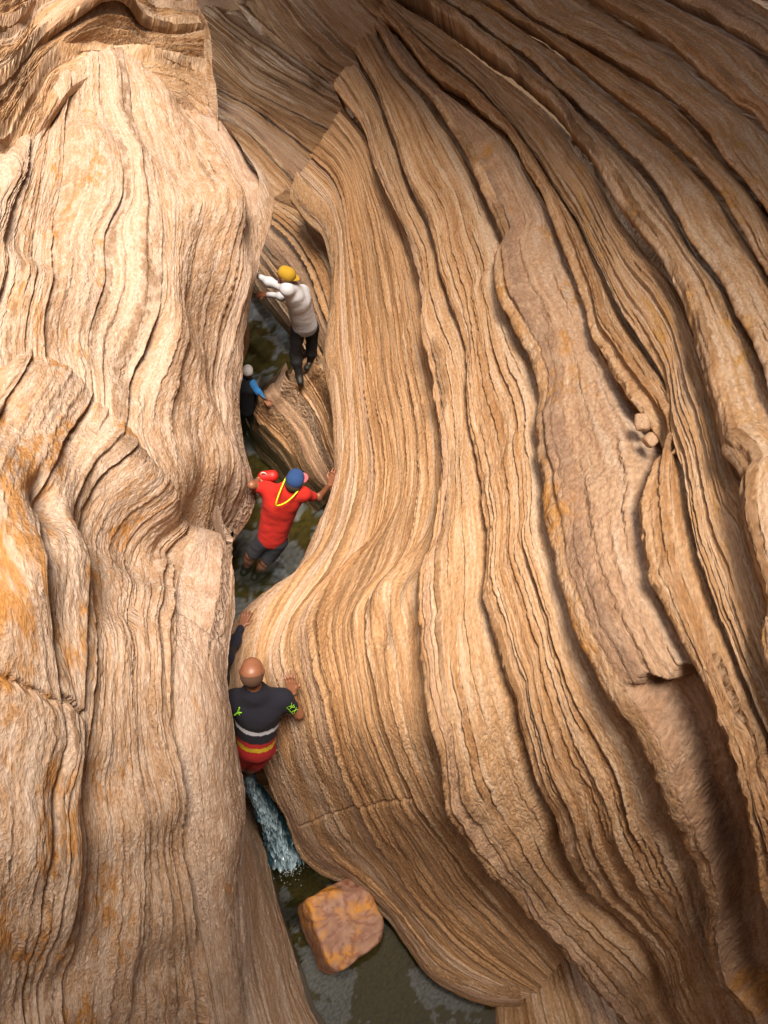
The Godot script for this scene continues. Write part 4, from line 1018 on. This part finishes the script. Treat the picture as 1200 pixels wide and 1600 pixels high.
func build_right_wall() -> void:
	var w := structure("canyon_wall_right")
	var grey := {jitter = 0.2}
	var low := ["r_deep", "r_under", "r0", "ra", "rb", "a0"]
	rock_layer(w, "rock_layer", low, 0, grey.merged({step = 0.0, nose = 0, du = 0.03, dv = 0.03}))
	rock_layer(w, "rock_layer", low, 1, grey.merged({step = 0.0, nose = 0, du = 0.02}))
	rock_layer(w, "rock_layer", low, 2, grey.merged({step = 0.0, nose = 0, amp2 = 0.018, amp3 = 0.014, c3 = 0.045, cap0 = true, cap1 = true, cracks = [[0.728, 0.01, 0.02, 0.2, 1.0]]}))
	rock_layer(w, "rock_layer", low, 3, grey.merged({step = 0.035, amp2 = 0.02, amp3 = 0.016, c3 = 0.045, cap0 = true, cap1 = true, cracks = [[0.744, 0.022, 0.02, 0.0, 1.0], [0.63, 0.01, 0.015, 0.0, 0.7]], pits = [[0.75, 0.60, 0.10, 0.035, 0.05]]}))
	rock_layer(w, "rock_layer", low, 4, grey.merged({step = 0.03, amp2 = 0.02, amp3 = 0.014, c3 = 0.05, cap0 = true, cap1 = true, dip = 0.24, pits = [[0.25, 0.60, 0.16, 0.022, 0.09], [0.22, 0.632, 0.10, 0.014, -0.06], [0.62, 0.615, 0.16, 0.018, 0.08], [0.6, 0.64, 0.14, 0.012, -0.06]]}))
	var high := ["a1", "b", "c", "e", "f", "d", "g1", "g", "h", "i", "j", "x1"]
	var steps := [0.32, 0.20, 0.28, 0.20, 0.12, 0.30, 0.20, 0.19, 0.16, 0.18, 0.16]
	for k in 11:
		var o := {step = steps[k], dip = steps[mini(k + 1, 10)] * 0.5, belly = 0.05, amp2 = 0.042, amp3 = 0.024, c2 = 0.18, c3 = 0.052, crinkle = 0.006, mottle = 0.25}
		if k < 3:
			o.cap0 = true
		if k == 2:
			o.drops = [[0.664, 0.20, 0.4, 0.15]]
			o.dip = 0.05
			o.pits = [[0.93, 0.562, 0.08, 0.03, -0.34]]
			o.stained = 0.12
		if k == 3:
			o.pits = [[0.0, 0.564, 0.4, 0.013, -0.22]]
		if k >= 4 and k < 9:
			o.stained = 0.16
			o.stain = Color(0.47, 0.25, 0.06)  # gold beside the real stains, a warm glow put into the colour
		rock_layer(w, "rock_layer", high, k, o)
	var coarse_rock := {step = 0.0, nose = 0, du = 0.12, dv = 0.12, amp2 = 0.1, c2 = 0.8, amp3 = 0.03, c3 = 0.3, lump = 0.3}
	for k in 3:
		rock_layer(w, "rock_layer", ["x1", "y1", "y2", "y3"], k, coarse_rock)  # unseen overhang above the wall, shaped to darken its upper right
	var under := ["u00", "u0", "u1", "u2"]
	for k in 3:
		rock_layer(w, "rock_layer", under, k, {step = 0.04, amp2 = 0.02})

func build_left_wall() -> void:
	var w := structure("canyon_wall_left")
	var o := {side = -1.0, step = 0.05, amp2 = 0.026, amp3 = 0.010, c2 = 0.30, c3 = 0.07, lump = 0.17, lump_u = 1.0, dv = 0.018, du = 0.0088, fade0 = 0.08, crinkle = 0.006, flake = 0.003, jitter = 0.3, mottle = 0.7, tone = Color(0.47, 0.315, 0.21), tone2 = Color(0.39, 0.245, 0.15), pale = Color(0.55, 0.43, 0.35), stain = Color(0.44, 0.20, 0.04), stained = 0.0}
	var up := ["l_deep", "l_under", "l0", "l1", "l2", "l3", "l4", "l5", "l6", "l7", "z1"]
	for k in 10:
		var q := o.duplicate()
		if k < 3:
			q.merge({nose = 0, step = 0.0}, true)
		if k == 9 or k == 0:
			q.merge({du = 0.04, dv = 0.04}, true)
		if k == 1:
			q.merge({flake = 0.0, amp2 = 0.015, lump = 0.04, crinkle = 0.003, stained = 0.0}, true)
		if k == 2:
			q.merge({flake = 0.005, amp2 = 0.03}, true)
		if k == 4:
			q.pits = [[0.9, 0.69, 0.25, 0.05, -0.16]]
		if k == 5:
			q.pits = [[0.05, 0.70, 0.3, 0.03, -0.10], [0.5, 0.35, 0.4, 0.12, 0.08]]
		if k == 6:
			q.pits = [[0.4, 0.45, 0.5, 0.16, 0.10]]
			q.stained = 0.15
		if k == 7:
			q.stained = 0.12
		rock_layer(w, "rock_layer", up, k, q)
	var top := ["t0", "t1", "t2", "t3", "t4"]
	for k in 4:
		var q := {side = 1.0, step = [0.05, 0.12, 0.12, 0.30][k], amp2 = 0.06, lump = 0.08, crinkle = 0.008, c2 = 0.2, mottle = 0.3, jitter = 0.3}
		if k == 1:
			q.pits = [[0.95, 0.34, 0.5, 0.11, -0.30]]
		if k == 2:
			q.pits = [[0.35, 0.34, 0.6, 0.12, -0.60]]
		rock_layer(w, "rock_layer", top, k, q)
	rock_layer(w, "rock_layer", ["t_side", "t_edge", "t_in"], 0, {step = 0.0, nose = 0, side = -1.0})
	var near := ["n_deep", "n_under", "n0", "n1", "n2", "n3", "n4", "n5", "n6", "z1"]
	for k in 9:
		var q := o.duplicate()
		q.flake = 0.004
		if k < 3:
			q.merge({nose = 0, step = 0.0}, true)
		if k == 8 or k == 0:
			q.merge({du = 0.04, dv = 0.04}, true)
		if k == 1:
			q.merge({flake = 0.006, amp2 = 0.02, lump = 0.06, crinkle = 0.003, stained = 0.0, mottle = 0.2}, true)
		if k == 2:
			q.merge({cracks = [[0.257, 0.012, 0.05, 0.0, 1.0]], lump = 0.04, amp2 = 0.03, stained = 0.02}, true)
		if k == 3:
			q.merge({amp2 = 0.03, amp3 = 0.018, c3 = 0.05}, true)
		if k == 4:
			q.stained = 0.36
		if k == 5:
			q.merge({stained = 0.33, cracks = [[0.50, 0.02, 0.06, 0.2, 1.0]], pits = [[0.5, 0.33, 0.45, 0.06, 0.12], [0.85, 0.30, 0.25, 0.03, -0.16], [0.5, 0.62, 0.5, 0.10, 0.10]]}, true)
		if k == 6:
			q.merge({stained = 0.5, cracks = [[0.52, 0.0, 0.06, 0.0, 1.0]], pits = [[0.4, 0.14, 0.6, 0.09, 0.06], [0.05, 0.30, 0.15, 0.03, -0.14], [0.4, 0.40, 0.6, 0.08, 0.16], [0.3, 0.62, 0.5, 0.07, 0.10]]}, true)
		rock_layer(w, "rock_layer", near, k, q)
	var coarse_rock := {step = 0.0, nose = 0, du = 0.12, dv = 0.12, amp2 = 0.1, c2 = 0.8, amp3 = 0.03, c3 = 0.3, lump = 0.3, side = -1.0}
	rock_layer(w, "rock_layer", ["z1", "z2", "z3"], 0, coarse_rock)  # unseen upper left wall, added to narrow the strip of sky light
	rock_layer(w, "rock_layer", ["z1", "z2", "z3"], 1, coarse_rock)
	# unseen leaning wall behind the viewpoint, added to shade the lower rock
	var end := structure("added_wall_behind")
	for k in 3:
		rock_layer(end, "rock_layer", ["w0", "w1", "w2", "w3"], k, coarse_rock)

func build_back() -> void:
	var w := structure("canyon_wall_back")
	var k := ["k00", "k0", "k1", "k2", "k3", "k4", "k5", "k5b", "k6", "k7", "k8"]
	var grey := {side = 1.0, du = 0.011, dv = 0.018, amp2 = 0.05, amp3 = 0.022, c2 = 0.2, c3 = 0.07}
	for n in 10:
		var o := grey.duplicate()
		o.step = [0.05, 0.08, 0.08, 0.10, 0.08, 0.10, 0.30, 0.10, 0.12, 0.12][n]
		if n > 5:
			o.merge({cap1 = true}, true)
		rock_layer(w, "rock_layer", k, n, o)
	var i := ["i_low", "i0", "i1", "i2", "i3"]
	for n in 4:
		rock_layer(w, "rock_layer", i, n, grey.merged({step = 0.06, cap0 = true}, true))
	var m := ["m0", "m1", "m2", "m3", "m4", "m5"]
	for n in 5:
		rock_layer(w, "rock_layer", m, n, grey.merged({side = -1.0, step = 0.03, amp2 = 0.03}, true))
	var coarse_rock := {step = 0.0, nose = 0, du = 0.12, dv = 0.12, amp2 = 0.1, c2 = 0.8, amp3 = 0.03, c3 = 0.3, lump = 0.3}
	for n in 3:
		rock_layer(w, "rock_layer", ["e0", "e1", "e2", "e3"], n, coarse_rock)  # unseen far wall leaning over, added to hold sky light off the back
